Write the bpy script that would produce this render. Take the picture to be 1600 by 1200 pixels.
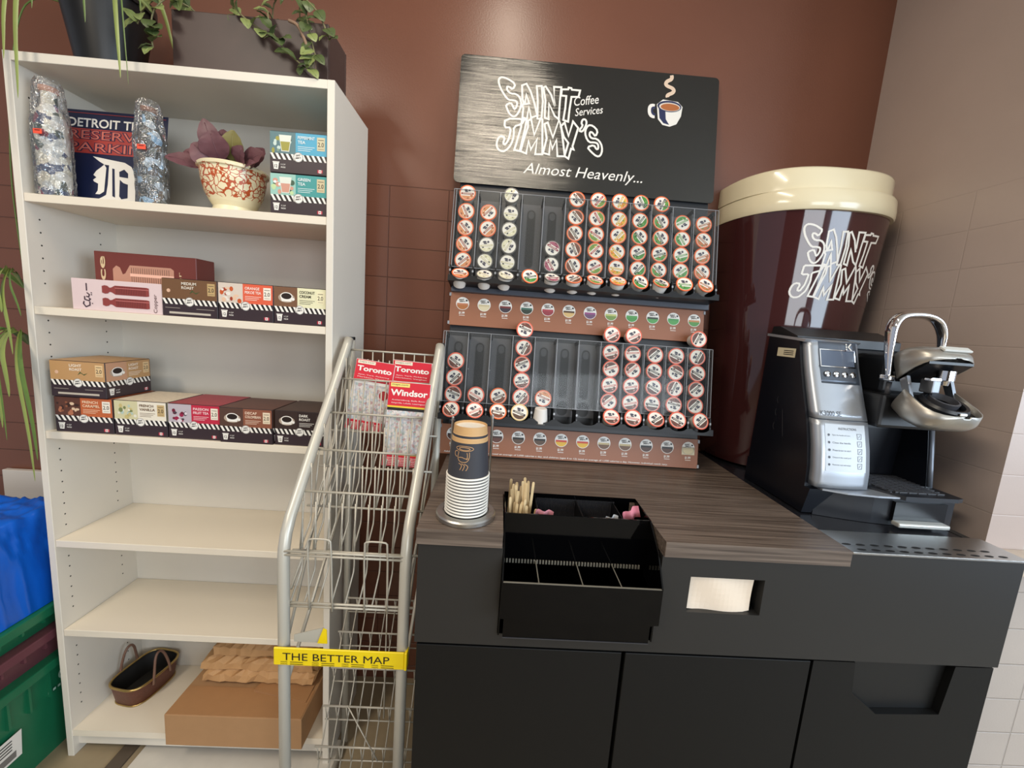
import bpy, bmesh, math, random
from mathutils import Vector, Matrix
random.seed(7)
PI = math.pi
for o in list(bpy.data.objects): bpy.data.objects.remove(o)
SC = bpy.context.scene
COL = SC.collection
V = Vector

# ------------------------------------------------------------------ camera
cam_d = bpy.data.cameras.new('camera'); cam = bpy.data.objects.new('camera', cam_d); COL.objects.link(cam)
cR = V((0.9971, -0.0259, 0.0717)); cF = V((0.0359, 0.9893, -0.1417))
cF.normalize(); cR = (cR - cF * cR.dot(cF)).normalized(); cU = cR.cross(cF)
M = Matrix.Identity(4)
for i in range(3):
    M[i][0] = cR[i]; M[i][1] = cU[i]; M[i][2] = -cF[i]
M.translation = V((0.0998, -1.4928, 1.4462))
cam.matrix_world = M
cam_d.sensor_fit = 'HORIZONTAL'; cam_d.sensor_width = 36.0; cam_d.lens = 643.12 * 36 / 1600
cam_d.clip_start = 0.02
SC.camera = cam
SC.view_settings.view_transform = 'Standard'; SC.view_settings.look = 'None'
SC.view_settings.gamma = 1.0; SC.view_settings.use_curve_mapping = False
SC.view_settings.exposure = 0.0

# ------------------------------------------------------------------ world and lamps
w = bpy.data.worlds.new('world'); SC.world = w; w.use_nodes = True
bg = w.node_tree.nodes['Background']; bg.inputs[0].default_value = (0.80, 0.86, 1.0, 1); bg.inputs[1].default_value = 0.45

def area(name, loc, target, sx, sy, power, color):
    d = bpy.data.lights.new(name, 'AREA'); d.shape = 'RECTANGLE'; d.size = sx; d.size_y = sy; d.energy = power; d.color = color
    o = bpy.data.objects.new(name, d); COL.objects.link(o); o.location = loc
    o.rotation_euler = (V(target) - V(loc)).to_track_quat('-Z', 'Y').to_euler()
    return o
area('daylight_side_window', (3.1, -2.5, 1.75), (-0.3, -0.5, 1.2), 1.8, 1.6, 74, (0.70, 0.85, 1.0))
area('daylight_shop_front', (1.6, -5.2, 1.8), (0.3, 0.0, 1.1), 2.4, 1.7, 84, (0.88, 0.94, 1.0))
area('ceiling_light_near', (0.04, -1.02, 2.88), (0.04, -1.02, 0), 0.10, 0.85, 11, (1.0, 0.87, 0.70))
area('ceiling_light_left', (-1.3, -2.2, 2.88), (-1.3, -2.2, 0), 0.5, 1.2, 46, (1.0, 0.89, 0.74))

# ------------------------------------------------------------------ materials
def lin(c):
    return tuple(((x / 255) / 12.92 if x / 255 <= 0.04045 else ((x / 255 + 0.055) / 1.055) ** 2.4) for x in c) + (1,)
MATS = {}
def mat(name, col, rough=0.5, metal=0.0, spec=0.5, coat=0.0, noise=0.0, nscale=30.0, bump=0.0, bscale=80.0, stretch=None, emit=None, trans=0.0):
    if name in MATS: return MATS[name]
    m = bpy.data.materials.new(name); m.use_nodes = True
    nt = m.node_tree; b = nt.nodes['Principled BSDF']
    b.inputs['Base Color'].default_value = lin(col); b.inputs['Roughness'].default_value = rough
    b.inputs['Metallic'].default_value = metal; b.inputs['Specular IOR Level'].default_value = spec
    b.inputs['Coat Weight'].default_value = coat; b.inputs['Coat Roughness'].default_value = 0.05
    if trans: b.inputs['Transmission Weight'].default_value = trans
    tc = nt.nodes.new('ShaderNodeTexCoord'); mp = nt.nodes.new('ShaderNodeMapping')
    nt.links.new(tc.outputs['Object'], mp.inputs[0])
    if stretch: mp.inputs['Scale'].default_value = stretch
    if noise:
        n = nt.nodes.new('ShaderNodeTexNoise'); n.inputs['Scale'].default_value = nscale; n.inputs['Detail'].default_value = 4
        nt.links.new(mp.outputs[0], n.inputs['Vector'])
        mx = nt.nodes.new('ShaderNodeMix'); mx.data_type = 'RGBA'
        c = lin(col)
        mx.inputs[6].default_value = tuple(x * (1 - noise) for x in c[:3]) + (1,)
        mx.inputs[7].default_value = tuple(min(1, x * (1 + noise)) for x in c[:3]) + (1,)
        nt.links.new(n.outputs[0], mx.inputs[0]); nt.links.new(mx.outputs[2], b.inputs['Base Color'])
    if bump:
        n = nt.nodes.new('ShaderNodeTexNoise'); n.inputs['Scale'].default_value = bscale; n.inputs['Detail'].default_value = 3
        nt.links.new(mp.outputs[0], n.inputs['Vector'])
        bp = nt.nodes.new('ShaderNodeBump'); bp.inputs['Strength'].default_value = bump; bp.inputs['Distance'].default_value = 0.002
        nt.links.new(n.outputs[0], bp.inputs['Height']); nt.links.new(bp.outputs[0], b.inputs['Normal'])
    MATS[name] = m
    return m
def ink(c, rough=0.45):
    return mat('ink_%d_%d_%d' % tuple(c), c, rough)

def tile_mat(name, col, axis, off, ztop, rough, groutdark=0.55, coat=0.0, bs=0.6):
    m = bpy.data.materials.new(name); m.use_nodes = True; nt = m.node_tree; b = nt.nodes['Principled BSDF']
    N = nt.nodes.new; L = nt.links.new
    tc = N('ShaderNodeTexCoord'); sp = N('ShaderNodeSeparateXYZ'); L(tc.outputs['Object'], sp.inputs[0])
    a = N('ShaderNodeMath'); a.operation = 'ADD'; L(sp.outputs[axis], a.inputs[0]); a.inputs[1].default_value = off + 20.24
    z = N('ShaderNodeMath'); z.operation = 'ADD'; L(sp.outputs[2], z.inputs[0]); z.inputs[1].default_value = -ztop + 10.16
    cb = N('ShaderNodeCombineXYZ'); L(a.outputs[0], cb.inputs[0]); L(z.outputs[0], cb.inputs[1])
    br = N('ShaderNodeTexBrick'); L(cb.outputs[0], br.inputs[0])
    br.offset = 0.0; br.inputs['Scale'].default_value = 1.0; br.inputs['Brick Width'].default_value = 0.2024
    br.inputs['Row Height'].default_value = 0.1016; br.inputs['Mortar Size'].default_value = 0.0022; br.inputs['Mortar Smooth'].default_value = 0.6
    lt = N('ShaderNodeMath'); lt.operation = 'LESS_THAN'; L(sp.outputs[2], lt.inputs[0]); lt.inputs[1].default_value = ztop + 0.0015
    mk = N('ShaderNodeMath'); mk.operation = 'MULTIPLY'; L(br.outputs['Fac'], mk.inputs[0]); L(lt.outputs[0], mk.inputs[1])
    ns = N('ShaderNodeTexNoise'); ns.inputs['Scale'].default_value = 3.0; ns.inputs['Detail'].default_value = 5; L(tc.outputs['Object'], ns.inputs['Vector'])
    c = lin(col)
    m1 = N('ShaderNodeMix'); m1.data_type = 'RGBA'; L(ns.outputs[0], m1.inputs[0])
    m1.inputs[6].default_value = tuple(x * 0.86 for x in c[:3]) + (1,); m1.inputs[7].default_value = tuple(x * 1.12 for x in c[:3]) + (1,)
    m2 = N('ShaderNodeMix'); m2.data_type = 'RGBA'; L(mk.outputs[0], m2.inputs[0]); L(m1.outputs[2], m2.inputs[6])
    m2.inputs[7].default_value = tuple(x * groutdark for x in c[:3]) + (1,)
    L(m2.outputs[2], b.inputs['Base Color']); b.inputs['Roughness'].default_value = rough; b.inputs['Coat Weight'].default_value = coat
    n2 = N('ShaderNodeTexNoise'); n2.inputs['Scale'].default_value = 180; L(tc.outputs['Object'], n2.inputs['Vector'])
    n2m = N('ShaderNodeMath'); n2m.operation = 'MULTIPLY'; L(n2.outputs[0], n2m.inputs[0]); n2m.inputs[1].default_value = 0.12
    sb = N('ShaderNodeMath'); sb.operation = 'SUBTRACT'; L(n2m.outputs[0], sb.inputs[0]); L(mk.outputs[0], sb.inputs[1])
    bp = N('ShaderNodeBump'); bp.inputs['Strength'].default_value = bs; bp.inputs['Distance'].default_value = 0.003
    L(sb.outputs[0], bp.inputs['Height']); L(bp.outputs[0], b.inputs['Normal'])
    MATS[name] = m
    return m

def clear_mat(name, tint=(1, 1, 1), refl=0.10, rough=0.02, ghost=0.05, fm=0.8, ghostcol=(0.8, 0.85, 0.9), bump=0.0, bscale=60):
    m = bpy.data.materials.new(name); m.use_nodes = True; nt = m.node_tree
    for n in list(nt.nodes): nt.nodes.remove(n)
    N = nt.nodes.new; L = nt.links.new
    out = N('ShaderNodeOutputMaterial'); tr = N('ShaderNodeBsdfTransparent'); tr.inputs[0].default_value = tint + (1,)
    gl = N('ShaderNodeBsdfGlossy'); gl.inputs['Roughness'].default_value = rough
    df = N('ShaderNodeBsdfDiffuse'); df.inputs[0].default_value = ghostcol + (1,)
    m1 = N('ShaderNodeMixShader'); m1.inputs[0].default_value = ghost; L(tr.outputs[0], m1.inputs[1]); L(df.outputs[0], m1.inputs[2])
    lw = N('ShaderNodeFresnel'); lw.inputs[0].default_value = 1.45
    ml = N('ShaderNodeMath'); ml.operation = 'MULTIPLY_ADD'; L(lw.outputs[0], ml.inputs[0]); ml.inputs[1].default_value = fm; ml.inputs[2].default_value = refl
    m2 = N('ShaderNodeMixShader'); L(ml.outputs[0], m2.inputs[0]); L(m1.outputs[0], m2.inputs[1]); L(gl.outputs[0], m2.inputs[2])
    if bump:
        tc = N('ShaderNodeTexCoord'); ns = N('ShaderNodeTexNoise'); ns.inputs['Scale'].default_value = bscale; L(tc.outputs['Object'], ns.inputs['Vector'])
        ns.inputs['Distortion'].default_value = 1.5
        bp = N('ShaderNodeBump'); bp.inputs['Strength'].default_value = bump; bp.inputs['Distance'].default_value = 0.01
        L(ns.outputs[0], bp.inputs['Height']); L(bp.outputs[0], gl.inputs['Normal'])
    L(m2.outputs[0], out.inputs[0]); MATS[name] = m
    return m

WHITE = mat('white_laminate', (222, 215, 202), 0.42, noise=0.03, nscale=6)
WHITE_EDGE = mat('white_edge_band', (230, 220, 202), 0.4)
DOT = mat('peg_hole', (45, 42, 38), 0.8)
BLACKM = mat('black_satin_laminate', (36, 35, 34), 0.42, noise=0.08, nscale=2)
BLACKD = mat('black_door_laminate', (12, 12, 12), 0.5, spec=0.3, noise=0.08, nscale=2)
GLOSSB = mat('glossy_black_acrylic', (5, 5, 6), 0.05, spec=0.2)
DARK = mat('black_plastic', (15, 15, 17), 0.42, spec=0.35)
DARKG = mat('dark_grey_plastic', (62, 62, 66), 0.38)
CHROME = mat('chrome', (235, 235, 238), 0.07, 1.0)
STEEL = mat('brushed_steel', (190, 188, 184), 0.28, 1.0, bump=0.15, bscale=60, stretch=(1, 30, 30))
SILVER = mat('silver_plastic', (176, 181, 188), 0.33, 0.6)
NAVYB = mat('blue_black_plastic', (13, 16, 24), 0.33)
RACKM = mat('silver_grey_enamel', (196, 192, 180), 0.36, 0.25)
WIREM = mat('wire_enamel', (188, 182, 168), 0.4, 0.3)
INKW = ink((236, 232, 224)); INKB = ink((24, 22, 24))

# ------------------------------------------------------------------ mesh builder
TEXTS = {}
def text_geo(s, bold=0.0, shear=0.0):
    key = (s, bold, shear)
    if key in TEXTS: return TEXTS[key]
    cu = bpy.data.curves.new('t', 'FONT'); cu.body = s; cu.size = 1.0; cu.resolution_u = 3; cu.offset = bold; cu.shear = shear
    ob = bpy.data.objects.new('t', cu); COL.objects.link(ob)
    dg = bpy.context.evaluated_depsgraph_get(); me = bpy.data.meshes.new_from_object(ob.evaluated_get(dg))
    vs = [tuple(v.co) for v in me.vertices]; fs = [tuple(p.vertices) for p in me.polygons]
    bpy.data.objects.remove(ob); bpy.data.curves.remove(cu); bpy.data.meshes.remove(me)
    x0 = min(v[0] for v in vs); x1 = max(v[0] for v in vs); y0 = min(v[1] for v in vs); y1 = max(v[1] for v in vs)
    TEXTS[key] = ([((v[0] - x0) / (x1 - x0), (v[1] - y0) / (y1 - y0)) for v in vs], fs, (x1 - x0) / max(1e-6, y1 - y0))
    return TEXTS[key]

class MB:
    def __init__(s, mtx=None):
        s.v = []; s.f = []; s.m = []; s.sm = []; s.mats = []; s.mt = mtx; s.layer = 0
    def mi(s, m):
        if m not in s.mats: s.mats.append(m)
        return s.mats.index(m)
    def add(s, vs, fs, m, smooth=False):
        b = len(s.v); k = s.mi(m)
        for p in vs:
            p = V(p)
            s.v.append(s.mt @ p if s.mt is not None else p)
        for f in fs:
            s.f.append(tuple(b + i for i in f)); s.m.append(k); s.sm.append(smooth)
        return s
    def box(s, x0, x1, y0, y1, z0, z1, m):
        return s.add([(x0, y0, z0), (x1, y0, z0), (x1, y1, z0), (x0, y1, z0), (x0, y0, z1), (x1, y0, z1), (x1, y1, z1), (x0, y1, z1)],
                     [(0, 3, 2, 1), (4, 5, 6, 7), (0, 1, 5, 4), (1, 2, 6, 5), (2, 3, 7, 6), (3, 0, 4, 7)], m)
    def bbox(s, x0, x1, y0, y1, z0, z1, m, r=0.003, seg=2):
        bm = bmesh.new(); bmesh.ops.create_cube(bm, size=1)
        for v in bm.verts: v.co = V(((x0 + x1) / 2 + v.co.x * (x1 - x0), (y0 + y1) / 2 + v.co.y * (y1 - y0), (z0 + z1) / 2 + v.co.z * (z1 - z0)))
        bmesh.ops.bevel(bm, geom=list(bm.edges), offset=r, segments=seg, affect='EDGES', profile=0.6)
        bm.verts.index_update()
        vs = [v.co.copy() for v in bm.verts]; fs = [tuple(v.index for v in f.verts) for f in bm.faces]; bm.free()
        return s.add(vs, fs, m)
    def prism(s, poly, z0, z1, m, axis='z', smooth=False, m2=None):
        n = len(poly)
        def P(p, h):
            return (p[0], p[1], h) if axis == 'z' else ((h, p[0], p[1]) if axis == 'x' else (p[0], h, p[1]))
        vs = [P(p, z0) for p in poly] + [P(p, z1) for p in poly]
        s.add(vs, [tuple(range(n - 1, -1, -1)), tuple(range(n, 2 * n))], m2 or m)
        return s.add(vs, [(i, (i + 1) % n, n + (i + 1) % n, n + i) for i in range(n)], m, smooth)
    def tube(s, pts, r, m, seg=8, closed=False, r2=None):
        pts = [V(p) for p in pts]; n = len(pts); vs = []; up = None
        for i, p in enumerate(pts):
            if closed: t = (pts[(i + 1) % n] - pts[i - 1]).normalized()
            else: t = (pts[min(i + 1, n - 1)] - pts[max(i - 1, 0)]).normalized()
            if up is None:
                up = V((0, 0, 1)) if abs(t.z) < 0.9 else V((1, 0, 0))
            a = t.cross(up)
            if a.length < 1e-4: a = t.cross(V((0, 1, 0.1)))
            a.normalize(); b = a.cross(t).normalized(); up = b
            rr = r if r2 is None else r + (r2 - r) * i / (n - 1)
            for k in range(seg):
                an = 2 * PI * k / seg + PI / seg
                vs.append(p + a * (math.cos(an) * rr) + b * (math.sin(an) * rr))
        fs = []
        for i in range(n if closed else n - 1):
            j = (i + 1) % n
            for k in range(seg):
                fs.append((i * seg + k, i * seg + (k + 1) % seg, j * seg + (k + 1) % seg, j * seg + k))
        if not closed:
            fs.append(tuple(range(seg - 1, -1, -1))); fs.append(tuple((n - 1) * seg + k for k in range(seg)))
        return s.add(vs, fs, m, seg > 4)
    def lathe(s, prof, m, seg=32, c=(0, 0, 0), sx=1, sy=1, cap=False):
        vs = []; n = len(prof)
        for (r, z) in prof:
            for k in range(seg):
                a = 2 * PI * k / seg
                vs.append((c[0] + r * math.cos(a) * sx, c[1] + r * math.sin(a) * sy, c[2] + z))
        mm = m if isinstance(m, list) else [m] * (n - 1)
        for i in range(n - 1):
            s.add([vs[i * seg + k] for k in range(seg)] + [vs[(i + 1) * seg + k] for k in range(seg)],
                  [(k, (k + 1) % seg, seg + (k + 1) % seg, seg + k) for k in range(seg)], mm[i], True)
        return s
    def disc(s, cx, cy, r, z, m, seg=24, ry=None, rot=0):
        ry = ry or r
        return s.add([(cx + r * math.cos(a + rot), cy + ry * math.sin(a + rot), z) for a in [2 * PI * k / seg for k in range(seg)]], [tuple(range(seg))], m)
    # flat print helpers: x right, y up, tiny z steps
    def rect(s, x0, y0, x1, y1, m, z=0.0004):
        return s.add([(x0, y0, z), (x1, y0, z), (x1, y1, z), (x0, y1, z)], [(0, 1, 2, 3)], m)
    def poly(s, pts, m, z=0.0004):
        return s.add([(p[0], p[1], z) for p in pts], [tuple(range(len(pts)))], m)
    def text(s, t, x0, y0, w, h, m, z=0.0006, bold=0.0, shear=0.0, rot=0.0, mapf=None):
        vs, fs, asp = text_geo(t, bold, shear)
        if w is None: w = h * asp
        c, sn = math.cos(rot), math.sin(rot)
        out = []
        for (u, q) in vs:
            a, b = u * w, q * h
            out.append((x0 + a * c - b * sn, y0 + a * sn + b * c, z))
        if mapf: out = [mapf(*p) for p in out]
        return s.add(out, fs, m)
    def loop(s, pts, wd, m, z=0.0006, closed=True, mapf=None, smooth=0):
        for _ in range(smooth):
            q = []
            n = len(pts)
            for i in range(n if closed else n - 1):
                a, b = pts[i], pts[(i + 1) % n]
                q.append((a[0] * .75 + b[0] * .25, a[1] * .75 + b[1] * .25)); q.append((a[0] * .25 + b[0] * .75, a[1] * .25 + b[1] * .75))
            pts = q
        n = len(pts); inn = []; outn = []
        for i in range(n):
            p = V(pts[i]); a = V(pts[i - 1]) if (closed or i) else p; b = V(pts[(i + 1) % n]) if (closed or i < n - 1) else p
            t1 = (p - a); t2 = (b - p)
            if t1.length < 1e-9: t1 = t2
            if t2.length < 1e-9: t2 = t1
            t1 = t1.normalized(); t2 = t2.normalized()
            n1 = V((-t1.y, t1.x)); n2 = V((-t2.y, t2.x)); k = n1 + n2
            if k.length < 0.3: k = n1.copy()
            k.normalize(); d = max(0.45, k.dot(n1)); k = k * (wd / 2 / d)
            inn.append(p + k); outn.append(p - k)
        vs = [(q.x, q.y, z) for q in inn] + [(q.x, q.y, z) for q in outn]
        if mapf: vs = [mapf(*q) for q in vs]
        return s.add(vs, [(i, (i + 1) % n, n + (i + 1) % n, n + i) for i in range(n if closed else n - 1)], m)
    def build(s, name, parent=None, loc=None):
        me = bpy.data.meshes.new(name); me.from_pydata([tuple(v) for v in s.v], [], s.f)
        for m in s.mats: me.materials.append(m)
        me.polygons.foreach_set('material_index', s.m); me.polygons.foreach_set('use_smooth', s.sm); me.update()
        o = bpy.data.objects.new(name, me); COL.objects.link(o)
        if parent: o.parent = parent
        if loc: o.location = loc
        return o
def fixn(o):
    bm = bmesh.new(); bm.from_mesh(o.data); bmesh.ops.recalc_face_normals(bm, faces=bm.faces); bm.to_mesh(o.data); bm.free(); return o
def bevel(o, w=0.002, seg=2):
    md = o.modifiers.new('bevel', 'BEVEL'); md.width = w; md.segments = seg; md.limit_method = 'ANGLE'; md.angle_limit = 0.6
    return o
def tag(o, label, cat, group=None):
    o['label'] = label; o['category'] = cat
    if group: o['group'] = group
    return o
def thing(name, label, cat, loc=(0, 0, 0), rotz=0, group=None):
    o = bpy.data.objects.new(name, None); COL.objects.link(o); o.empty_display_size = 0.05
    o.location = loc; o.rotation_euler = (0, 0, rotz)
    return tag(o, label, cat, group)
def struct(o):
    o['kind'] = 'structure'; return o
def TM(origin, X, Y):
    X = V(X).normalized(); Y = V(Y).normalized(); Z = X.cross(Y)
    m = Matrix.Identity(4)
    for i in range(3): m[i][0] = X[i]; m[i][1] = Y[i]; m[i][2] = Z[i]
    m.translation = V(origin); return m
def smoothpts(pts, it=2):
    pts = [V(p) for p in pts]
    for _ in range(it):
        q = [pts[0]]
        for a, b in zip(pts, pts[1:]): q += [a * .75 + b * .25, a * .25 + b * .75]
        q.append(pts[-1]); pts = q
    return pts

# ------------------------------------------------------------------ room shell
XR, YC, ZT = 1.3315, -0.571, 1.885
BROWN = tile_mat('brown_painted_tile', (116, 72, 54), 0, 0.31, ZT, 0.32, 0.6)
TAUPE = tile_mat('taupe_painted_tile', (186, 168, 158), 1, 0.3732, ZT, 0.4, 0.93, bs=0.3)
CREAM = tile_mat('pale_glazed_tile', (186, 174, 164), 0, -XR, ZT, 0.3, 0.8)
struct(MB().box(-3.2, XR, 0.0, 0.12, 0, 2.9, BROWN).build('wall_back'))
struct(MB().box(XR, XR + 0.1, YC, 0.12, 0, 2.9, TAUPE).build('wall_right'))
struct(MB().box(XR + 0.1, 3.4, YC, YC + 0.12, 0, 2.9, CREAM).build('wall_right_return'))
fm = mat('floor_vinyl', (150, 134, 108), 0.45, noise=0.25, nscale=7, bump=0.1)
struct(MB().box(-3.2, 3.4, -6, 0.12, -0.05, 0, fm).build('floor'))
struct(MB().box(-3.2, 3.4, -6.1, -6, 0, 2.9, mat('shop_wall', (92, 82, 74), 0.7)).build('wall_front'))
struct(MB().box(-3.2, 3.4, -6, 0.12, 2.9, 2.95, mat('ceiling_paint', (225, 220, 210), 0.8)).build('ceiling'))
struct(MB().bbox(1.245, 2.6, -0.66, YC, 0.962, 0.985, mat('sill_stone', (196, 178, 158), 0.35, noise=0.15, nscale=20), 0.004).build('trim_1'))

# ------------------------------------------------------------------ bookcase
BX0, BX1, BF, BB, BH = -1.1744, -0.3623, -0.338, -0.075, 2.027
PT = 0.019
bc = thing('bookcase', 'tall white laminate bookcase with adjustable shelves against brown wall', 'bookcase', (BX0, BF, 0))
W = BX1 - BX0; D = BB - BF
for x0 in (0, W - PT):
    o = MB().box(x0, x0 + PT, 0, D, 0, BH, WHITE)
    s = 1 if x0 == 0 else -1
    xi = x0 + PT + 0.0002 if x0 == 0 else x0 - 0.0002
    for row_y in (0.035, D - 0.06):
        for k in range(54):
            z = 0.16 + k * 0.0335
            if any(abs(z - zz) < 0.03 for zz in (0.44, 0.73, 1.058, 1.404, 1.69)): continue
            c = [(xi, row_y + 0.0024 * math.cos(a), z + 0.0024 * math.sin(a)) for a in [2 * PI * q / 8 for q in range(8)]]
            o.add(c, [tuple(range(8))], DOT)
    e = o.build('side_panel', bc); bevel(e, 0.001, 1)
bevel(MB().box(PT, W - PT, 0, D, BH - 0.022, BH - 0.0002, WHITE).build('top_panel', bc), 0.001, 1)
MB().box(PT, W - PT, D - 0.004, D, 0.03, BH - 0.022, WHITE).build('back_panel', bc)
for z in (0.441, 0.73, 1.058, 1.404, 1.694):
    bevel(MB().box(PT + 0.0005, W - PT - 0.0005, 0.002, D - 0.005, z - 0.021, z, WHITE_EDGE).build('shelf', bc), 0.001, 1)
MB().box(PT, W - PT, 0.002, D - 0.005, 0.072, 0.093, WHITE_EDGE).build('bottom_shelf', bc)
MB().box(PT, W - PT, 0.018, 0.034, 0.028, 0.072, WHITE).build('kickboard', bc)

# ------------------------------------------------------------------ coffee boxes
def card(name, c): return mat(name, c, 0.5)
PURP = ink((52, 38, 44)); STRB = ink((34, 28, 28)); STRW = ink((240, 236, 228)); REDF = ink((190, 45, 70))
NV = ink((42, 48, 84)); TAN = ink((206, 178, 128))
def box_front(mb, w, h, col, photo, title, tcol, tagc, z=0.0005, mode=0):
    # lower band, stripes, upper picture panel
    mb.rect(0, 0, w, h * 0.32, PURP, z)
    y0, y1 = h * 0.32, h * 0.47
    mb.rect(0, y0, w, y1, STRB, z)
    n = 11; p = w / n
    for k in range(-1, n + 1):
        a0 = k * p; pts = [(a0 + p * 0.62, y0), (a0 + p * 1.12, y0), (a0 + p * 0.5, y1), (a0, y1)]
        cl = []
        for (x, y) in pts: cl.append((min(max(x, 0), w), y))
        if max(c[0] for c in cl) - min(c[0] for c in cl) > p * 0.3: mb.poly(cl, STRW, z + 0.0002)
    mb.rect(0, y1, w, h, ink(col), z)
    if mode == 0:
        mb.rect(0, y1, w * 0.45, h, ink(photo[0]), z + 0.0002)
        kind = photo[1]
        if kind == 'cup':     # cup seen from above
            cx, cy = w * 0.24, h * 0.74
            mb.disc(cx, cy - h * 0.03, w * 0.16, z + 0.0004, ink((176, 158, 140)), ry=h * 0.13); mb.poly([(cx - w * .12, cy), (cx - w * .09, cy - h * .13), (cx + w * .09, cy - h * .13), (cx + w * .12, cy)], STRW, z + 0.0005); mb.disc(cx, cy + h * .01, w * 0.12, z + 0.0006, STRW, ry=h * 0.11)
            mb.disc(cx, cy + h * 0.015, w * 0.10, z + 0.0008, ink((34, 22, 18)), ry=h * 0.082); mb.disc(cx + w * 0.13, cy - h * 0.06, w * 0.03, z + 0.0007, STRW, ry=h * 0.04)
        else:
            rnd = random.Random(title)
            for k in range(16):
                c = photo[2 + k % (len(photo) - 2)]
                cx, cy = w * rnd.uniform(0.04, 0.40), h * rnd.uniform(0.52, 0.86)
                mb.disc(cx, cy, w * rnd.uniform(0.02, 0.05), z + 0.0003 + k * 0.00002, ink(c), 10, h * rnd.uniform(0.03, 0.07), rnd.uniform(0, 3))
            if kind == 'glass':
                mb.poly([(w * .20, h * .52), (w * .34, h * .52), (w * .38, h * .92), (w * .16, h * .92)], ink((222, 226, 214)), z + 0.0007)
                mb.poly([(w * .21, h * .54), (w * .33, h * .54), (w * .355, h * .76), (w * .185, h * .76)], ink(photo[2]), z + 0.0008)
        tx = w * 0.49
    else:
        mb.disc(w * 0.86 * 0 + w * 0.12, h * 0.68, w * 0.035, z + 0.0003, ink((218, 178, 150)), 10); tx = w * 0.36
        mb.poly([(w * .50, h * .62), (w * .56, h * .68), (w * .62, h * .62), (w * .69, h * .69), (w * .61, h * .65), (w * .55, h * .72)], ink((62, 84, 44)), z + 0.0003)
    for i, t in enumerate(title.split('|')):
        mb.text(t, tx, h * (0.85 - i * 0.11), min(w * 0.30, w * 0.045 * len(t)), h * 0.075, ink(tcol), z + 0.0008, 0.02)
    if mode == 0:
        for i in range(3): mb.rect(tx, h * (0.66 - i * 0.045), tx + w * (0.3 - 0.04 * i), h * (0.672 - i * 0.045), ink(tcol), z + 0.0004)
    mb.rect(w * 0.83, h * 0.60, w * 0.97, h * 0.93, ink(tagc), z + 0.0004)
    mb.text('2.0', w * 0.845, h * 0.70, w * 0.105, h * 0.11, ink((60, 52, 44)), z + 0.0006, 0.01)
    mb.rect(w * 0.85, h * 0.86, w * 0.95, h * 0.875, ink((90, 78, 60)), z + 0.0006); mb.rect(w * 0.85, h * 0.64, w * 0.95, h * 0.65, ink((120, 104, 84)), z + 0.0006)
    # round badge with small lettering
    mb.disc(w * 0.5, h * 0.40, w * 0.085, z + 0.0010, STRW, 28, h * 0.125)
    mb.loop([(w * 0.5 + w * 0.08 * math.cos(a), h * 0.40 + h * 0.117 * math.sin(a)) for a in [k * PI / 12 for k in range(24)]], w * 0.006, STRB, z + 0.0012)
    mb.text('SAINT', w * 0.455, h * 0.415, w * 0.09, h * 0.05, STRB, z + 0.0014, 0.02, 0.2, 0.1); mb.text("JIMMY'S", w * 0.447, h * 0.345, w * 0.105, h * 0.05, STRB, z + 0.0014, 0.02, 0.2, 0.1)
    if mode == 0:
        mb.poly([(w * .05, h * .24), (w * .155, h * .24), (w * .14, h * .07), (w * .065, h * .07)], STRW, z + 0.0003)
        mb.rect(w * .043, h * .235, w * .162, h * .26, STRW, z + 0.0003)
        mb.text('12', w * 0.078, h * 0.11, w * 0.05, h * 0.08, STRB, z + 0.0006, 0.02)
        mb.text('K CUP', w * 0.19, h * 0.18, w * 0.08, h * 0.035, STRW, z + 0.0004); mb.text('PACKS', w * 0.19, h * 0.11, w * 0.08, h * 0.035, STRW, z + 0.0004, 0.02)
        mb.rect(w * 0.84, h * 0.05, w * 0.93, h * 0.13, STRW, z + 0.0003)
        mb.rect(w * 0.84, h * 0.05, w * 0.862, h * 0.13, REDF, z + 0.0005); mb.rect(w * 0.908, h * 0.05, w * 0.93, h * 0.13, REDF, z + 0.0005)
        mb.disc(w * 0.885, h * 0.09, w * 0.012, z + 0.0005, REDF, 6, h * 0.025)
    else:
        mb.rect(w * 0.12, h * 0.06, w * 0.88, h * 0.115, ink((190, 180, 166)), z + 0.0004)
        mb.rect(w * 0.05, h * 0.21, w * 0.32, h * 0.225, ink((150, 140, 130)), z + 0.0004); mb.rect(w * 0.62, h * 0.21, w * 0.95, h * 0.225, ink((150, 140, 130)), z + 0.0004)
BOXD = 0.15
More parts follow.
